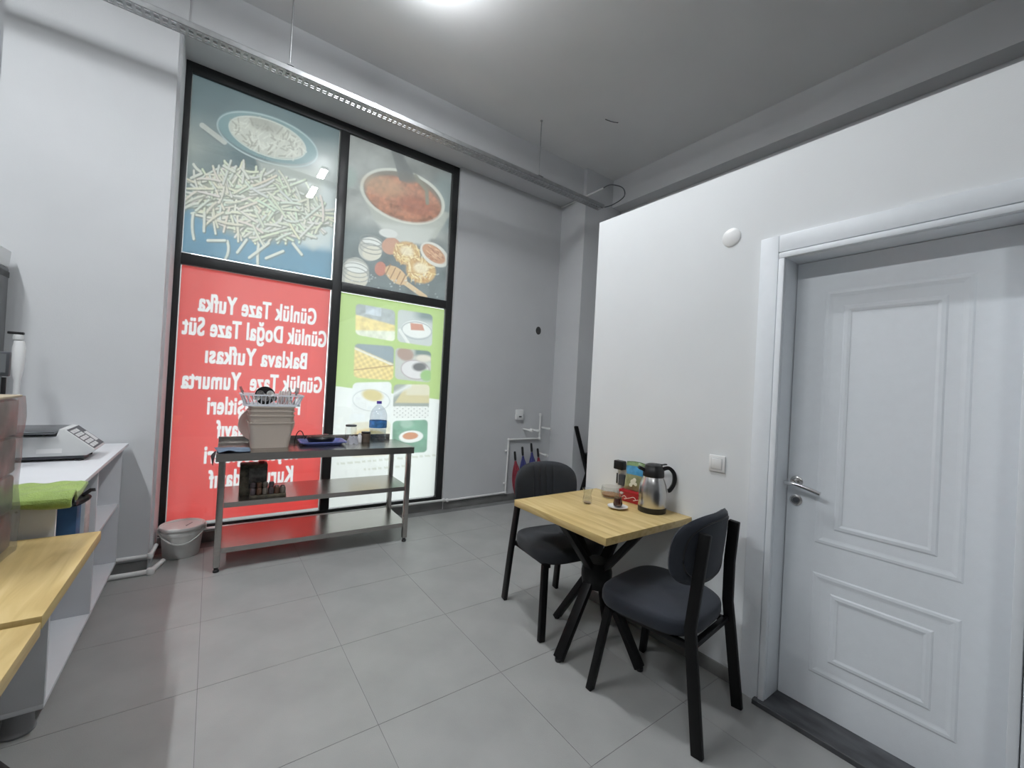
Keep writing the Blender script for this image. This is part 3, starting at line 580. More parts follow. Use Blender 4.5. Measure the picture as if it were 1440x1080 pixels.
# ------------------------------------------------------------------ chairs
def sgn(a): return 1 if a >= 0 else -1
def se(t, n): return sgn(math.cos(t))*abs(math.cos(t))**(2/n), sgn(math.sin(t))*abs(math.sin(t))**(2/n)
def make_chair(label, loc, rz, vm, group='upholstered dining chairs'):
    t = thing('dining_chair', label, 'chair', loc, rz, group)
    # seat cushion: rounded squircle, wider at the front
    def cushion(rings, n=56):
        vs = []; fs = []
        for (sc, z, dz) in rings:
            for i in range(n):
                a = 2*PI*i/n; x, y = se(a, 3.6); wx = .240+.020*y
                vs.append((x*wx*sc, y*.228*sc+.018, z+dz*(-y*y*.008+.004*y)))
        k = len(rings)
        for j in range(k-1):
            for i in range(n): fs.append((j*n+i, j*n+(i+1) % n, (j+1)*n+(i+1) % n, (j+1)*n+i))
        fs += [tuple(range(n))[::-1], tuple(range((k-1)*n, k*n))]; return G().add(vs, fs)
    s_ = cushion([(.90, .412, 0), (.97, .416, 0), (1.0, .432, 0), (1.0, .462, 0), (.985, .478, .4), (.95, .488, .7), (.85, .496, 1), (.6, .501, 1), (.3, .503, 1), (.05, .503, 1)]).build('seat', vm, t, smooth=True)
    cushion([(.86, .398, 0), (.86, .4115, 0)]).build('seat_board', PLB, t)
    # backrest
    def back(u, v, front):
        a = .245; b = .155
        # square -> superellipse mapping
        x = (2*u-1); y = (2*v-1); r = max(abs(x), abs(y)); ang = math.atan2(y, x) if r > 0 else 0
        ex, ey = se(ang, 2.9) if r > 0 else (0, 0); X = ex*a*r; Y = ey*b*r
        th = .030*max(0, 1-r**5)**.5 if front else .024*max(0, 1-r**6)**.5
        if front: th -= .0085*sum(math.exp(-((X-q)/.006)**2) for q in (-.075, -.025, .025, .075))*(1-r**4)
        curve = .072*(1-(X/a)**2)
        lean = -.16*Y
        return (X, -.128-curve-.10*Y+(th if front else -th), .757+Y)
    nu, nv = 91, 31
    g = G().grid(lambda u, v: back(u, v, True), nu, nv); g.grid(lambda u, v: back(u, v, False), nu, nv)
    g2 = g; bk = g2.build('backrest', vm, t, smooth=True)
    pts = []
    for i in range(64):
        a = 2*PI*i/64; ex, ey = se(a, 2.6); X = ex*.245*.84; Y = ey*.155*.82; r = .84
        pts.append((X, -.128-.072*(1-(X/.245)**2)-.10*Y-.024*(1-r**6)**.5-.001, .757+Y))
    G().tube(pts, circ(.004, 6), closed=True).build('piping', PLB, bk, smooth=True)
    # rear legs run up behind the backrest, front legs splay out
    for sx in (-1, 1):
        g = G(); g.tube([(sx*.205, -.262, 0), (sx*.198, -.226, .30), (sx*.192, -.205, .47), (sx*.165, -.214, .66), (sx*.152, -.230, .85)], rect(.024, .046), up=(0, 1, 0)); g.build('rear_leg', BLACKM, t, .004)
        g = G(); g.tube([(sx*.235, .232, 0), (sx*.195, .175, .398)], rect(.038, .030), up=(0, 1, 0)); g.build('front_leg', BLACKM, t, .004)
        G().box(sx*.17-.012, sx*.17+.012, -.205, .18, .374, .398).build('side_rail', BLACKM, t, .003)
    G().box(-.19, .19, -.215, -.19, .374, .398).build('rear_rail', BLACKM, t, .003)
    return t
make_chair('charcoal velvet chair with black legs, its back against the open passage', (1.812, 1.948, 0), math.radians(173.2), VELVET)
make_chair('dark blue grey velvet chair with black legs standing beside the white door', (1.777, 1.140, 0), math.radians(6.4), VELVETB)
# ------------------------------------------------------------------ stainless work table
SR = -.034; SL = Vector((.770, 3.745, 0))
st = thing('work_table', 'stainless steel work table with two lower shelves in front of the window', 'table', SL, SR)
hw, hd, SH = .712, .262, .83
g = G().box(-hw, hw, -hd, hd, SH-.003, SH); g.box(-hw, hw, -hd, -hd+.002, SH-.055, SH-.003); g.box(-hw, hw, hd-.002, hd, SH-.055, SH-.003); g.box(-hw, -hw+.002, -hd, hd, SH-.055, SH-.003); g.box(hw-.002, hw, -hd, hd, SH-.055, SH-.003)
g.build('table_top', STEEL, st)
G().box(-hw, hw-.06, hd-.014, hd, SH, SH+.055).build('upstand', STEEL, st, .002)
for sx in (-1, 1):
    for sy in (-1, 1):
        cx, cy = sx*(hw-.038), sy*(hd-.030)
        G().box(cx-.02, cx+.02, cy-.02, cy+.02, .035, SH-.003).build('leg', STEEL, st, .003)
        G().lathe([(0, 0), (.019, 0), (.019, .012), (.014, .018), (.014, .036), (0, .036)], (cx, cy, 0), 14).build('foot', PLB, st)
for z in (.485, .168):
    g = G().box(-hw+.03, hw-.03, -hd+.012, hd-.012, z-.003, z); g.box(-hw+.06, hw-.06, -hd+.012, -hd+.014, z-.036, z-.003); g.box(-hw+.06, hw-.06, hd-.014, hd-.012, z-.036, z-.003); g.build('shelf', STEEL, st)
def T2W(x, y, z): c, s_ = math.cos(SR), math.sin(SR); return (SL.x+x*c-y*s_, SL.y+x*s_+y*c, z)
def on(px, py, z=SH): return atz(px, py, z)
# nested translucent tubs (stack of four): slanted rounded walls
MILK = milky('milky_plastic', (.62, .54, .47, 1), .80)
def tub(w0, d0, w1, d1, h, rim, z):
    g = G()
    def ringp(w, d, zz, r=.03, n=6):
        out = []
        for cx, cy, a0 in ((w/2-r, d/2-r, 0), (-w/2+r, d/2-r, PI/2), (-w/2+r, -d/2+r, PI), (w/2-r, -d/2+r, 1.5*PI)):
            for i in range(n+1): a = a0+PI/2*i/n; out.append((cx+r*math.cos(a), cy+r*math.sin(a), zz))
        return out
    R = [ringp(w0, d0, z), ringp(w1, d1, z+h), ringp(w1+rim*2, d1+rim*2, z+h), ringp(w1+rim*2, d1+rim*2, z+h-.008)]
    n = len(R[0])
    for r in R: g.v += r
    g.f.append(tuple(range(n))[::-1])
    for j in range(3):
        for i in range(n): g.f.append((j*n+i, j*n+(i+1) % n, (j+1)*n+(i+1) % n, (j+1)*n+i))
    return g
tc = Vector((.395, 3.80, SH)); 
for k in range(4):
    z = [0, .055, .090, .122][k]
    t = tag(tub(.255, .20, .305, .250, .20, .005, 0).build('plastic_tub', MILK, smooth=False), ['milky plastic tub at the bottom of the nested stack on the steel table', 'second milky plastic tub nested in the stack from the bottom', 'third milky plastic tub nested in the stack from the bottom', 'topmost milky plastic tub of the stack, directly under the white basket'][k], 'tub', 'nested plastic tubs')
    t.location = (tc.x, tc.y, SH+z+.0005)
# wash basin leaning behind the tubs
BAS = milky('pale_pink_plastic', (.72, .55, .50, 1), .85)
g = G().lathe([(.12, 0), (.13, .003), (.190, .032), (.203, .034), (.200, .038), (.185, .034), (.126, .006), (0, .006)], n=40)
o = tag(g.build('wash_basin', BAS, smooth=True), 'pale pink oval basin standing upright behind the nested tubs', 'basin'); o.location = (.388, 3.984, SH+.164); o.rotation_euler = (math.radians(90), 0, 0); o.scale = (1, .80, 1)
# dish basket with contents
bz = SH+.322+.0015; BK = mat('basket_plastic', (.74, .77, .82, 1), .4, var=.02)
t = thing('dish_basket', 'white slatted dish basket on top of the nested tubs', 'basket', (.395, 3.80, bz))
def rr(w, d, z, n=5, r=.04):
    out = []
    for cx, cy, a0 in ((w/2-r, d/2-r, 0), (-w/2+r, d/2-r, PI/2), (-w/2+r, -d/2+r, PI), (w/2-r, -d/2+r, 1.5*PI)):
        for i in range(n+1): a = a0+PI/2*i/n; out.append(Vector((cx+r*math.cos(a), cy+r*math.sin(a), z)))
    return out
G().tube(rr(.42, .30, .085), rect(.012, .010), closed=True).build('rim', BK, t); G().tube(rr(.37, .25, .008), rect(.012, .016), closed=True).build('base_rim', BK, t)
G().box(-.17, .17, -.11, .11, .001, .004).build('base', BK, t)
def perim(poly, s_):
    L = [(poly[(i+1) % len(poly)]-poly[i]).length for i in range(len(poly))]; s_ *= sum(L)
    for i, l in enumerate(L):
        if s_ <= l: return poly[i].lerp(poly[(i+1) % len(poly)], s_/l)
        s_ -= l
    return poly[0]
A, Bp = rr(.37, .25, .012), rr(.42, .30, .082)
for k in range(46): a, b = perim(A, k/46), perim(Bp, k/46); g = G(); g.tube([a, b], rect(.007, .004)); g.build('slat', BK, t)
DP = mat('dark_enamel', (.015, .015, .017, 1), .25, var=.05)
def disc(name, label, cat, loc, r, m, tilt, rz, group=None, depth=.02):
    o = tag(G().lathe([(0, 0), (r*.6, 0), (r, depth), (r*.99, depth+.003), (r*.58, .004), (0, .004)], n=36).build(name, m, smooth=True), label, cat, group); o.location = loc; o.rotation_euler = (tilt, 0, rz); return o
disc('pan_lid', 'round black pan lid standing upright in the dish basket', 'lid', (.345, 3.83, bz+.075), .072, DP, math.radians(84), .15)
for k, (dx, dz, r) in enumerate([(-.035, .088, .026), (.03, .090, .025), (-.005, .060, .030), (-.06, .058, .022), (.055, .055, .022)]):
    t2 = thing('tea_cup', ['small steel cup high before the black lid on the bucket side', 'small white cup high before the black lid on the plates side', 'small steel cup lying centrally before the black lid', 'small white cup low beside the black lid on the bucket side', 'small steel cup low beside the black lid on the plates side'][k], 'cup', (.345+dx, 3.765, bz+dz), 0, 'cups in the dish basket'); t2.rotation_euler = (math.radians(78), 0, .1*k)
    G().lathe([(r*.55, -.02), (r, .02), (r*.92, .02), (r*.5, -.014), (0, -.014)], n=20).build('body', PORC if k % 2 else STEELB, t2, smooth=True)
    G().tube([(r*.8, 0, -.006), (r*1.35, 0, -.004), (r*1.4, 0, .008), (r*.95, 0, .012)], circ(.003, 6)).build('handle', PORC, t2)
for k in range(5):
    disc('small_plate', 'small white plate standing on edge in the dish basket', 'plate', (.445+.017*k, 3.80, bz+.064), .056, PORC, math.radians(88), math.radians(70), 'plates in the dish basket', .008)
for k, (dx, dy, a, b) in enumerate([(.155, .0, .25, -.1), (.165, .02, .05, .15), (.150, .03, -.2, .05), (-.165, .0, -.35, 0)]):
    t2 = thing('fork', ['steel fork sticking up at the basket end nearest the water bottle', 'steel fork leaning back in the basket end nearest the water bottle', 'steel fork leaning toward the small plates in the dish basket', 'steel fork sticking up alone at the basket end nearest the bucket'][k], 'fork', (.395+dx, 3.80+dy, bz+.006), 0, 'cutlery in the dish basket'); t2.rotation_euler = (b, a, 0)
    G().box(-.004, .004, -.001, .001, 0, .10).build('handle', STEELB, t2)
    G().box(-.010, .010, -.001, .001, .10, .112).build('neck', STEELB, t2)
    for q in (-.008, -.0025, .003): G().box(q, q+.004, -.001, .001, .112, .145).build('tine', STEELB, t2)
# blue-grey cloth at the table corner
def cloth(name, m, label, pts_fn, nu, nv, thick=.004, cat='cloth'):
    g = G().grid(pts_fn, nu, nv); o = g.build(name, m, smooth=True); md = o.modifiers.new('thick', 'SOLIDIFY'); md.thickness = thick; md.offset = 1; return tag(o, label, cat)
CL1 = mat('blue_grey_cloth', (.16, .22, .30, 1), .9, var=.15, vscale=20, bump=.3, bscale=120)
def c1(u, v):
    x, y = -.70+.19*u-.03*v*(1-u), -.235+.22*v*(1-.25*u); p = T2W(x, y, 0); return (p[0], p[1], SH+.004+.010*max(0, math.sin(6*u+2*v))*math.sin(PI*u)+.006*math.sin(9*v+4*u)**2)
cloth('folded_cloth', CL1, 'crumpled blue grey cloth on the steel table beside the nested tubs', c1, 24, 18)
CL2 = mat('dark_cloth', (.05, .05, .055, 1), .9, var=.2)
def c2(u, v):
    x = -hw-.002-.030*math.sin(u*1.4)*(.4+.6*v); y = -.26+.16*v; p = T2W(x, y, 0); return (p[0], p[1], SH-.002-.075*u*(1-.5*v))
cloth('dark_rag', CL2, 'dark rag hanging over the steel table end nearest the bucket', c2, 10, 10, .003)
# blue tray, black hot plate with cord
BLU = mat('blue_plastic', (.12, .15, .40, 1), .35, var=.06); 
o = tag(tub(.27, .16, .34, .23, .035, .010, 0).build('blue_tray', BLU), 'shallow blue plastic tray holding a black round appliance', 'tray'); o.location = (.785, 3.80, SH+.0005); o.rotation_euler = (0, 0, SR)
TR0 = SH+.0015
t = thing('hot_plate', 'round black electric hot plate lying in the blue tray', 'hot plate', (.775, 3.80, TR0))
G().lathe([(0, 0), (.075, 0), (.085, .006), (.108, .045), (.112, .060), (.105, .068), (.10, .064), (0, .064)], n=36).build('body', PLB, t, smooth=True)
G().lathe([(0, .0645), (.075, .0645), (.075, .070), (.060, .074), (0, .072)], n=32).build('plate', mat('burner_iron', (.05, .05, .05, 1), .5, var=.2), t, smooth=True)
for k in range(3): G().box(.01+.018*k, .02+.018*k, -.02, .02, .072, .086).build('bright_clip', STEELB, t, .002)
tag(G().tube(smoothpath([(.650, 3.80, SH+.05), (.645, 3.81, SH+.058), (.635, 3.83, SH+.10), (.612, 3.84, SH+.112), (.592, 3.85, SH+.075), (.585, 3.86, SH+.006), (.62, 3.92, SH+.005)]), circ(.004, 8)).build('power_cord', PLB, smooth=True, loc=(.62, 3.83, SH)), 'black power cord arching beside the hot plate', 'cord')
BAG = milky('clear_bag', (.75, .77, .85, 1), .45, .2)
def c3(u, v):
    a = 2*PI*u; r = .052*(1-.35*v)*(1+.12*math.sin(5*a+3*v)); return (1.03+r*math.cos(a), 3.78+r*.9*math.sin(a), SH+.002+.06*v+.008*math.sin(7*a))
g = G().grid(c3, 28, 8, True); g.f.append(tuple(range(28*7, 28*8))); tag(g.build('plastic_bag', BAG, smooth=True), 'crumpled clear plastic bag beside the blue tray', 'bag')
# jars and bottles
p = Vector((1.045, 3.905, SH))
t = thing('glass_jar', 'tall empty clear glass jar with a dark lid beside the bottle', 'jar', p)
G().lathe([(0, .001), (.045, .001), (.048, .006), (.048, .125), (.043, .135), (.043, .140)], n=28, cap=False).build('body', GLASS, t, smooth=True); G().lathe([(0, .139), (.047, .139), (.047, .154), (0, .155)], n=28).build('lid', PLDG, t, smooth=True)
t = thing('spice_jar', 'short dark brown jar with a black lid beside the water bottle', 'jar', (1.168, 3.86, SH))
G().lathe([(0, 0), (.038, 0), (.040, .004), (.040, .075), (.036, .080), (0, .080)], n=26).build('body', mat('brown_spice', (.10, .075, .055, 1), .3, var=.3, vscale=30), t, smooth=True); G().lathe([(0, .080), (.040, .080), (.040, .094), (0, .095)], n=26).build('lid', PLB, t, smooth=True)
t = thing('small_bottle', 'small white plastic bottle between the glass jar and the brown jar', 'bottle', (1.108, 3.845, SH))
G().lathe([(0, 0), (.018, 0), (.019, .003), (.019, .058), (.012, .068), (0, .068)], n=20).build('body', PLW, t, smooth=True); G().lathe([(0, .068), (.012, .068), (.012, .084), (0, .085)], n=16).build('cap', PLG, t, smooth=True)
t = thing('water_bottle', 'large clear water bottle with blue label and purple cap', 'bottle', (1.285, 3.895, SH))
prof = [(0, .004), (.055, .002), (.076, .012), (.078, .02)]
for k in range(4): prof += [(.078, .03+.022*k), (.074, .036+.022*k), (.074, .044+.022*k), (.078, .05+.022*k)]
prof += [(.078, .20), (.078, .225), (.074, .26), (.060, .295), (.036, .325), (.021, .338), (.020, .352)]
G().lathe(prof, n=36, cap=False).build('body', thin_glass('bottle_plastic', (.90, .93, .97, 1), .05, base=.06), t, smooth=True)
G().lathe([(.0792, .128), (.0796, .130), (.0796, .192), (.0792, .194)], n=36, cap=False).build('label_band', mat('blue_label', (.07, .24, .55, 1), .4, var=.45, vscale=22), t, smooth=True)
G().lathe([(0, .350), (.023, .350), (.023, .372), (.020, .375), (0, .375)], n=24).build('cap', mat('purple_cap', (.10, .06, .42, 1), .4), t, smooth=True)
G().lathe([(.070, .010), (.072, .016), (.072, .105), (0, .105)], n=32).build('water', thin_glass('water', (.86, .9, .93, 1), 0, 1.33), t, smooth=True)
# mid shelf: carton and tray of round packs
CART = mat('dark_printed_carton', (.075, .066, .045, 1), .5, var=.85, vscale=22); CARTG = mat('carton_window', (.10, .095, .09, 1), .3, var=.6, vscale=30)
mz = .4852
t = thing('carton', 'dark upright carton of goods on the middle steel shelf', 'carton', (.295, 3.74, mz), SR)
G().box(-.088, .088, -.07, .07, 0, .225).build('body', CART, t, .004); G().box(-.03, .084, -.073, -.0705, .09, .20).build('front_label', CARTG, t, .001); G().box(-.03, .084, -.0732, -.0705, .05, .085).build('dark_band', PLB, t, .001); G().box(.03, .07, -.02, .02, .2255, .24).build('red_seal', mat('red_seal', (.35, .03, .03, 1), .5), t, .003)
t = thing('packed_tray', 'shrink wrapped tray of dark round packs on the middle steel shelf', 'tray', (.385, 3.605, mz), SR)
G().box(-.118, .118, -.05, .05, 0, .018).build('tray_base', CART, t, .003)
PK = [mat('dark_pack_%d' % k, c, .3, var=.3, vscale=40) for k, c in enumerate([(.07, .055, .06, 1), (.10, .05, .03, 1), (.14, .12, .10, 1)])]
for i in range(6):
    for j in range(2):
        G().lathe([(0, 0), (.015, 0), (.018, .006), (.018, .04), (.012, .05), (0, .052)], (-.098+.0392*i, -.024+.046*j, .0185), 14).build('pack', PK[(i+j) % 3], t, smooth=True)
for i in range(4): G().lathe([(0, 0), (.015, 0), (.018, .006), (.018, .030), (.012, .036), (0, .037)], (-.098+.0392*i, -.012, .071), 14).build('upper_pack', PK[i % 3], t, smooth=True)
# ------------------------------------------------------------------ bucket
BUCK = mat('bucket_plastic', (.66, .66, .64, 1), .42, var=.03)
bc = Vector((-.125, 4.005, 0))
t = thing('bucket', 'white lidded plastic bucket on the floor at the foot of the window', 'bucket', bc)
G().lathe([(0, 0), (.108, 0), (.112, .006), (.128, .17), (.134, .172), (.134, .190), (.130, .192), (.132, .225)], n=44, cap=False).build('body', BUCK, t, smooth=True)
G().lathe([(0, .222), (.118, .222), (.122, .230), (.138, .231), (.142, .226), (.142, .212), (.138, .208)], n=44, cap=False).build('lid', BUCK, t, smooth=True)
g = G(); g.tube([(.137*math.cos(a), .137*math.sin(a), .19-.075*math.sin((a-PI)/1.0*1)**2 if PI < a < 2*PI else .19) for a in np.linspace(PI*1.02, PI*1.98, 24)], rect(.012, .006)); g.build('handle', BUCK, t)
for a in (PI, 0): G().box(.137*math.cos(a)-.012, .137*math.cos(a)+.012, -.025, .025, .165, .215).build('handle_lug', BUCK, t, .004)
for k in range(6): G().box(.01+.010*k, .016+.010*k, -.05+.012*k, -.03+.01*k, .2225, .2235).build('lid_print', PLDG, t).rotation_euler = (0, 0, .3)
# ------------------------------------------------------------------ umbrellas by the wall
def umbrella(px0, px1, m, label):
    a = Vector(px0); b = Vector(px1); d = (b-a).normalized(); L = (b-a).length
    t = thing('folded_umbrella', label, 'umbrella', a, 0, 'folded umbrellas'); t.rotation_mode = 'QUATERNION'; t.rotation_quaternion = Vector((0, 0, 1)).rotation_difference(d)
    g = G()
    def f(u, v):
        r = .012+.040*math.sin(PI*min(1, v*1.05))**.8*(1+.25*math.sin(2*PI*u*8)); z = .05+(L-.17)*v; return (r*math.cos(2*PI*u), r*math.sin(2*PI*u), z)
    G().grid(f, 48, 14, True).build('canopy', m, t, smooth=True); G().cyl((0, 0, .002), (0, 0, L-.10), .005, 8).build('shaft', PLDG, t); G().lathe([(0, L-.115), (.013, L-.115), (.015, L-.08), (.014, L-.01), (0, L)], n=12).build('handle', PLB, t, smooth=True)
URED = mat('umbrella_red', (.20, .015, .03, 1), .7, var=.2); UBLU = mat('umbrella_blue', (.03, .035, .16, 1), .7, var=.2)
umbrella((3.165, 3.97, 0), (3.19, 4.135, .67), UBLU, 'folded navy umbrella leaning on the wall, next to the red one at the pipe')
umbrella((3.305, 3.97, 0), (3.33, 4.135, .71), UBLU, 'folded navy umbrella leaning between the two red umbrellas')
umbrella((3.045, 3.95, 0), (3.065, 4.12, .62), URED, 'folded dark red umbrella leaning right beside the wall pipe')
umbrella((3.425, 3.97, 0), (3.44, 4.135, .64), URED, 'folded dark red umbrella leaning on the wall farthest from the pipe')
# ------------------------------------------------------------------ black leg frame in the passage
t = thing('leg_frame', 'black steel crossed leg frame leaning in the passage behind the partition', 'leg frame', (3.9, 3.66, 0))
for (a, b) in [((-.235, .03, .965), (.10, -.02, .02)), ((.06, -.02, .66), (-.16, .0, .01)), ((-.04, .0, .58), (.38, .02, .02)), ((-.02, .0, .60), (.38, .03, .96))]:
    g = G(); bar(g, a, b, .055, .03); g.build('leg', BLACKM, t, .003)
G().lathe([(0, .50), (.07, .50), (.08, .55), (.08, .62), (0, .64)], (.0, 0, 0), 18).build('hub', BLACKM, t, smooth=True)
# ------------------------------------------------------------------ things on the dining table
TZ0 = .75
TEA = thin_glass('tea', (.22, .035, .012, 1), .02, 1.33, .02)
def tea_glass(loc, label, level, r=1.0):
    t = thing('tea_glass', label, 'glass', loc, 0, 'tulip tea glasses')
    pr = [(.0, .002), (.019, .002), (.0235, .010), (.025, .022), (.0215, .042), (.0195, .052), (.0215, .068), (.0275, .088)]
    G().lathe([(a*r, z) for a, z in pr]+[((a-.0015)*r, z) for a, z in pr[::-1][:-3]], n=28, cap=False).build('body', GLASS, t, smooth=True)
    if level:
        ins = [(0, .006)]+[((a-.002)*r, max(z, .006)) for a, z in pr[1:] if z < level]+[((.0195)*r, level), (0, level)]
        G().lathe(ins, n=28, cap=False).build('tea', mat('brewed_tea', (.055, .008, .004, 1), .1) if level > .03 else mat('tea_dregs', (.30, .20, .12, 1), .3), t, smooth=True)
sc = atz(868.5, 713.5, TZ0+.006)
tag(G().lathe([(0, .0), (.026, .0), (.030, .003), (.056, .012), (.0565, .015), (.030, .007), (0, .006)], n=40).build('saucer', PORC, smooth=True, loc=(0, 0, 0)), 'white saucer under the full tea glass', 'saucer').location = (sc[0], sc[1], TZ0)
tea_glass((sc[0], sc[1], TZ0+.0065), 'tulip glass half full of dark tea on the white saucer', .056, 1.08)
gl = atz(825.5, 708, TZ0); tea_glass((gl[0], gl[1], TZ0), 'nearly empty tulip glass standing directly on the oak table', .010, 1.12)
bw = Vector((2.058, 1.738, TZ0)); t = thing('glass_bowl', 'small clear glass sugar bowl with brown contents near the wall', 'bowl', bw)
G().lathe([(0, .002), (.045, .002), (.056, .010), (.062, .028), (.058, .055), (.056, .066), (.054, .066), (.056, .052), (.059, .028), (.053, .012)], n=32, cap=False).build('body', GLASS, t, smooth=True)
G().lathe([(0, .005), (.045, .005), (.053, .013), (.055, .020), (0, .022)], n=28).build('contents', mat('brown_sugar', (.30, .14, .07, 1), .5, var=.3, vscale=60), t, smooth=True)
RED = mat('red_box', (.36, .012, .02, 1), .3, var=.1)
t = thing('tea_box', 'low red box with white scroll print behind the flask', 'box', (2.098, 1.588, TZ0), math.radians(4))
G().box(-.038, .038, -.085, .085, 0, .066).build('body', RED, t, .003); G().box(-.039, .039, -.086, .086, .05, .0675).build('lid', RED, t, .003)
WHP = mat('white_print', (.75, .68, .64, 1), .4)
G().tube(smoothpath([(-.0388, .065, .020), (-.0388, .045, .034), (-.0388, .030, .020), (-.0388, .046, .014), (-.0388, .012, .026), (-.0388, -.02, .038), (-.0388, -.034, .024), (-.0388, -.018, .018), (-.0388, -.06, .032)], 6), circ(.0018, 5)).build('scroll_print', WHP, t)
g = G().lathe([(0, 0), (.013, 0), (.010, .0015), (0, .0015)], n=16); g.v = [(-.0385-c, .066+a, .046+b*.6) for a, b, c in g.v]; g.build('printed_flower', WHP, t)
t = thing('snack_packet', 'crumpled green and blue snack packet standing on the red box', 'packet', (2.100, 1.590, TZ0+.0680), math.radians(4))
PKG = mat('packet_green', (.30, .31, .16, 1), .3, var=.2, vscale=20, bump=.4, bscale=40); PKB = mat('packet_blue', (.06, .27, .48, 1), .3, var=.3, vscale=18, bump=.4, bscale=40); PKL = mat('packet_leaf', (.20, .30, .13, 1), .3, var=.3, bump=.4, bscale=40)
def pk(z0, z1, m, name):
    def f(u, v, sg): y = (.075-.15*u); z = z0+(z1-z0)*v; zz = z/.16; th = .022*math.sin(PI*min(1, max(0, zz)))**.6*math.sin(PI*u)**.5; return (sg*th+.02*zz-.005+.002*math.sin(20*u+13*zz), y*(1-.06*math.sin(PI*zz)), z+.008*math.sin(3*u)*zz)
    g = G().grid(lambda u, v: f(u, v, -1), 14, 8); g.grid(lambda u, v: f(u, v, 1), 14, 8); return g.build(name, m, t, smooth=True)
pk(0, .092, PKG, 'lower_panel'); pk(.0925, .14, PKB, 'blue_panel'); pk(.1405, .165, PKL, 'top_seal')
for (y, z, r) in [(.0, .055, .016), (.012, .035, .012), (-.012, .068, .013), (-.02, .045, .011)]:
    g = G().lathe([(0, 0), (r, 0), (r*.8, .002), (0, .002)], n=12); g.v = [(-.026-c*.5, y+a, z+b) for a, b, c in g.v]; g.build('printed_nut', mat('pale_print', (.74, .72, .58, 1), .4), t)
t = thing('vacuum_flask', 'brushed steel vacuum flask with black lid, spout and handle', 'flask', (2.035, 1.420, TZ0), math.radians(0))
G().lathe([(0, 0), (.073, 0), (.076, .004), (.076, .030), (0, .030)], n=40).build('base_band', PLB, t, smooth=True)
G().lathe([(.0745, .0305), (.0755, .034), (.0755, .11), (.071, .15), (.062, .178), (.055, .195), (0, .195)], n=44, cap=False).build('body', STEELB, t, smooth=True)
G().lathe([(.0, .1955), (.0565, .1955), (.058, .20), (.056, .232), (.050, .242), (.046, .258), (.030, .266), (0, .268)], n=36).build('lid', PLB, t, smooth=True)
hu = Vector((_R[0], _R[1], 0)).normalized()
g = G(); g.tube(smoothpath([hu*.052+Vector((0, 0, .238)), hu*.085+Vector((0, 0, .245)), hu*.115+Vector((0, 0, .215)), hu*.118+Vector((0, 0, .165)), hu*.098+Vector((0, 0, .125)), hu*.085+Vector((0, 0, .118))], 6), rect(.020, .014), up=(hu.y, -hu.x, 0)); g.build('handle', PLB, t, .004, True)
g = G(); g.tube([-hu*.04+Vector((0, 0, .225)), -hu*.072+Vector((0, 0, .238)), -hu*.086+Vector((0, 0, .244))], rect(.026, .020)); g.build('spout', PLB, t, .005)
g = G(); g.tube([hu*.01+Vector((0, 0, .266)), hu*.045+Vector((0, 0, .262)), hu*.072+Vector((0, 0, .266))], rect(.020, .006)); g.build('lever', PLB, t, .002)
# ------------------------------------------------------------------ white shelving unit at the left
UX, UXB, UY0, UY1, UZ0, UZ1 = -.455, -1.17, 2.283, 3.742, .09, .89
t = thing('shelving_unit', 'white open fronted shelving counter standing against the white pier', 'shelving', (UX, UY0, 0))
OU = Vector((UX, UY0, 0))
def up_(name, *a, m=MELA, bevel=.0015): g = G().box(*a); g.v = [tuple(Vector(v)-OU) for v in g.v]; return g.build(name, m, t, bevel)
up_('top_board', UXB, UX+.026, UY0-.01, UY1+.006, UZ1-.018, UZ1)
for y in (UY0, 3.006, UY1-.018): up_('upright', UXB, UX, y, y+.018, UZ0+.018, UZ1-.018)
up_('bottom_board', UXB, UX, UY0, UY1, UZ0, UZ0+.018); up_('back_board', UXB-.006, UXB, UY0, UY1, UZ0, UZ1-.018)
for (a, b) in ((UY0+.018, 3.006), (3.024, UY1-.018)): up_('shelf', UXB+.02, UX-.005, a, b, .476, .494)
LEGG = mat('grey_plastic_foot', (.25, .25, .26, 1), .5)
for (x, y) in [(-.53, 2.335), (-.53, 3.015), (-.53, 3.62), (-1.04, 2.335), (-1.04, 3.62)]:
    g = G().lathe([(0, 0), (.048, 0), (.050, .008), (.047, .014), (.044, .02), (.040, .075), (.040, UZ0), (0, UZ0)], n=24); g.v = [(a+x-OU.x, b+y-OU.y, c) for a, b, c in g.v]; g.build('foot', LEGG, t, smooth=True)
for z in (.83, .825): pass
for (x, z) in [(-.585, .842), (-.555, .845)]:
    g = G().cyl((x-OU.x, -.0012, z), (x-OU.x, .002, z), .004, 10); g.build('screw_cap', PLDG, t)
# things inside the unit's near bay
t = thing('cardboard_box', 'blue and white box standing in the near bay of the shelving', 'box', (-.56, 2.80, .4945))
G().box(-.09, .08, -.05, .05, 0, .24).build('body', mat('blue_card', (.045, .13, .27, 1), .5, var=.15), t, .003); G().box(-.091, .081, -.051, .051, 0, .055).build('pale_band', mat('pale_card', (.42, .46, .52, 1), .5), t, .003)
t = thing('catalogue', 'pale catalogue standing at the front of the near shelving bay', 'book', (-.475, 2.88, .4945))
G().box(-.012, .010, -.05, .05, 0, .25).build('cover', mat('pale_cover', (.55, .48, .47, 1), .5, var=.25, vscale=20), t, .002); G().box(-.010, .008, -.052, -.046, .004, .246).build('pages', PLW, t)
t = thing('folded_bag', 'black folded bag stuffed on top of the boxes in the shelving', 'bag', (-.485, 2.72, .7455))
def c4(u, v): a = 2*PI*u; r = .05*math.sin(PI*max(.02, min(.98, v)))**.7; return (r*.9*math.cos(a)+.012*math.sin(3*a), 1.6*r*math.sin(a), .062*v+.006*math.sin(4*a+2)*v)
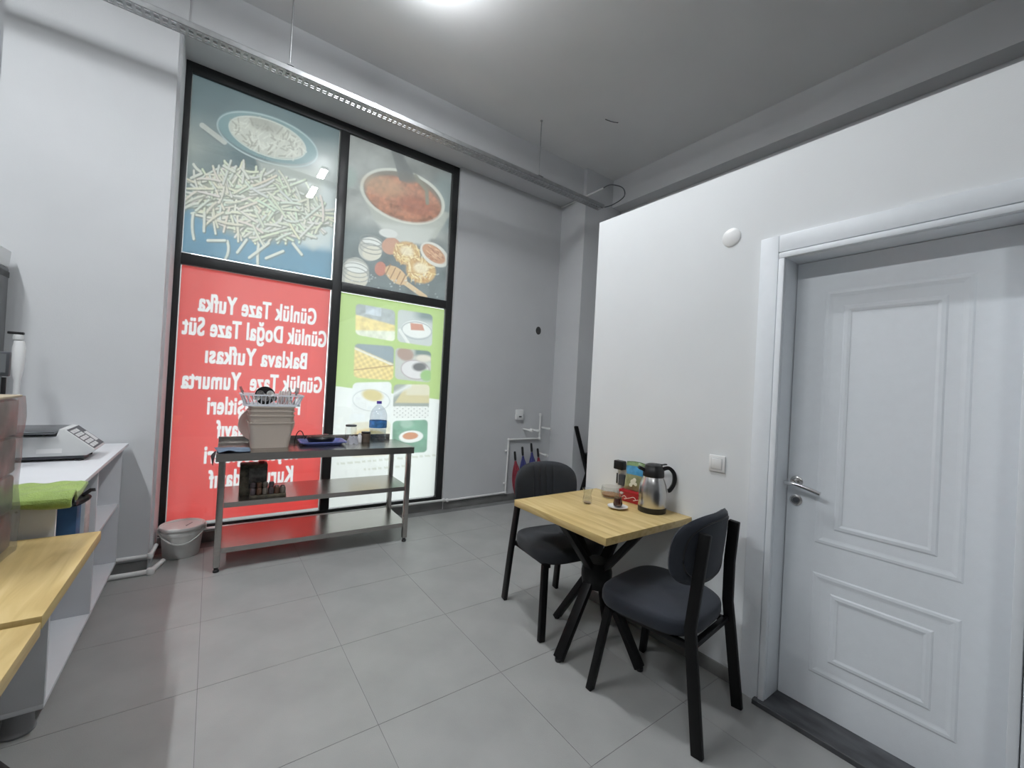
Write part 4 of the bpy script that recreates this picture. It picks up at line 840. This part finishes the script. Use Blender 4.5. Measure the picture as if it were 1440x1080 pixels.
g = G().grid(c4, 24, 9, True); g.f += [tuple(range(24))[::-1], tuple(range(24*8, 24*9))]; g.build('body', PLB, t, smooth=True)
g = G(); g.tube([(.03, -.02, .05), (.055, .02, .07), (.05, .06, .05)], rect(.02, .004)); g.build('strap', PLB, t)
GRN = mat('green_towel', (.33, .46, .11, 1), .95, var=.18, vscale=18, sheen=.4, bump=.5, bscale=220)
def c5(u, v):
    # lies on the near end of the counter and droops over its end and corner
    x = -.80+.405*u; y = 2.50-.232*v; z = UZ1+.008+.006*math.sin(14*u+5*v)**2
    if v > .85: y = 2.258-.010*math.sin((v-.85)*20); z = UZ1+.002-.20*(v-.85)*(1+.25*math.sin(9*u))
    if u > .92: x = -.420+.006; z -= (u-.92)*(.2+.4*v) if v < .8 else .0
    return (x, y+.012*math.sin(7*u)*(1-v), z)
cloth('green_towel', GRN, 'light green towel draped over the near end of the shelving counter', c5, 36, 26, .006, 'towel')
# counter scale
sx0, sx1 = -.96, -.48
t = thing('counter_scale', 'light grey counter scale with steel pan and sloping keypad', 'scale', (-.72, 3.225, UZ1))
OSx = Vector((-.72, 3.225, UZ1))
g = G().prism([(-.24, .028), (.20, .028), (.232, .050), (.232, .060), (.118, .165), (.095, .170), (.085, .130), (-.24, .130)], -.125, .125, 'y'); g.build('housing', PLG, t, .005)
G().box(-.22, .19, -.105, .105, .010, .0275).build('base', PLDG, t, .003)
for (x, y) in [(-.2, -.1), (-.2, .1), (.17, -.1), (.17, .1)]: G().lathe([(0, 0), (.018, 0), (.018, .0095), (0, .0095)], (x, y, 0), 14).build('foot', PLB, t)
G().box(-.22, .085, -.155, .20, .145, .158).build('pan', mat('scale_pan', (.20, .21, .225, 1), .28, metal=1, var=.05), t, .004); G().box(-.18, .03, -.09, .09, .1305, .1448).build('pan_support', PLDG, t)
th = math.atan2(-.105, .114)
def kp(name, a0, a1, b0, b1, h, m):
    # a: down the slope, b: across
    d = Vector((.114, 0, -.105)).normalized(); nrm = Vector((.105, 0, .114)).normalized(); o0 = Vector((.118, 0, .165))
    P = lambda a, b, q: o0+d*a+Vector((0, 1, 0))*b+nrm*q
    g = G().add([P(a0, b0, .0005), P(a1, b0, .0005), P(a1, b1, .0005), P(a0, b1, .0005), P(a0, b0, h), P(a1, b0, h), P(a1, b1, h), P(a0, b1, h)], [(3, 2, 1, 0), (4, 5, 6, 7), (0, 1, 5, 4), (1, 2, 6, 5), (2, 3, 7, 6), (3, 0, 4, 7)]); return g.build(name, m, t)
kp('keypad', .004, .150, -.118, .118, .002, PLDG)
for i in range(5):
    for j in range(3): kp('key', .016+.026*i, .036+.026*i, -.110+.046*j, -.070+.046*j, .0032, PLG)
kp('display', .05, .12, .045, .105, .003, PLG)
G().box(.02, .11, -.127, -.1245, .045, .068).build('rating_label', PLW, t)
# things beyond the wrapped bundle
t = thing('display_post', 'small grey framed price display on a black post behind the bundle', 'display', (-.775, 2.92, UZ1))
G().lathe([(0, 0), (.05, 0), (.05, .008), (.01, .014), (.008, .43), (0, .43)], n=20).build('post', PLB, t, smooth=True); G().box(-.11, .017, -.012, .012, .435, .548).build('frame', PLDG, t, .004); G().box(-.10, .007, -.0135, -.0122, .452, .538).build('screen', mat('lcd_glass', (.18, .19, .20, 1), .2), t)
t = thing('stand_blender', 'slim white hand blender stick standing on the counter by the pier', 'blender', (-.880, 3.50, UZ1))
G().lathe([(0, 0), (.030, 0), (.032, .01), (.014, .03), (.013, .40), (.017, .42), (.024, .48), (.026, .58), (.020, .62), (0, .625)], n=24).build('body', PLW, t, smooth=True); G().lathe([(0, .6255), (.02, .6255), (.022, .64), (.018, .655), (0, .655)], (-.005, 0, 0), 16).build('neck', PLG, t, smooth=True); G().box(-.045, .016, -.012, .012, .6555, .670).build('switch_bar', PLB, t, .003)
t = thing('tall_machine', 'tall dark grey machine standing on the shelving counter by the pier', 'machine', (-1.075, 3.65, UZ1))
DGM = mat('machine_grey', (.13, .135, .14, 1), .5, var=.1); 
G().box(-.078, .078, -.09, .09, 0, 1.05).build('cabinet', DGM, t, .012); G().box(-.080, .080, -.092, .092, .99, 1.03).build('dark_band', PLB, t, .006); G().prism([(-.076, 1.051), (.076, 1.051), (.082, 1.15), (.070, 1.125), (-.076, 1.135)], -.088, .088, 'y').build('top_cover', PLG, t, .004)
t = thing('stretch_wrapped_bundle', 'tall bundle of packed goods in wrinkled stretch film on the oak table', 'bundle', (-.812, 2.02, TZ0))
BRN = mat('brown_goods', (.11, .055, .04, 1), .5, var=.5, vscale=24); GRY = mat('grey_goods', (.11, .108, .10, 1), .5, var=.5, vscale=18); BEI = mat('beige_board', (.42, .36, .26, 1), .7, var=.1)
for i in range(4):
    for k in range(2):
        for j in range(1): G().box(-.27+.28*k, -.005+.28*k, -.155, .155, .002+.130*i, .128+.130*i).build('pack', [BRN, GRY, GRY, GRY][i], t, .012)
G().box(-.28, .28, -.16, .16, .523, .532).build('top_board', BEI, t, .003)
SF = milky('stretch_film', (.30, .30, .29, 1), .42, .2); nb = [n for n in SF.node_tree.nodes if n.type == 'BUMP'][0]; nb.inputs['Strength'].default_value = .9
def wrap(u, v):
    p = perim(rr(.585, .345, 0, 5, .035), u % 1.0); w = 1+.010*math.sin(40*u+9*v)+.006*math.sin(90*u-20*v); return (p.x*w, p.y*w, .001+.528*v)
G().grid(wrap, 96, 16, True).build('wrapping_film', SF, t, smooth=True)
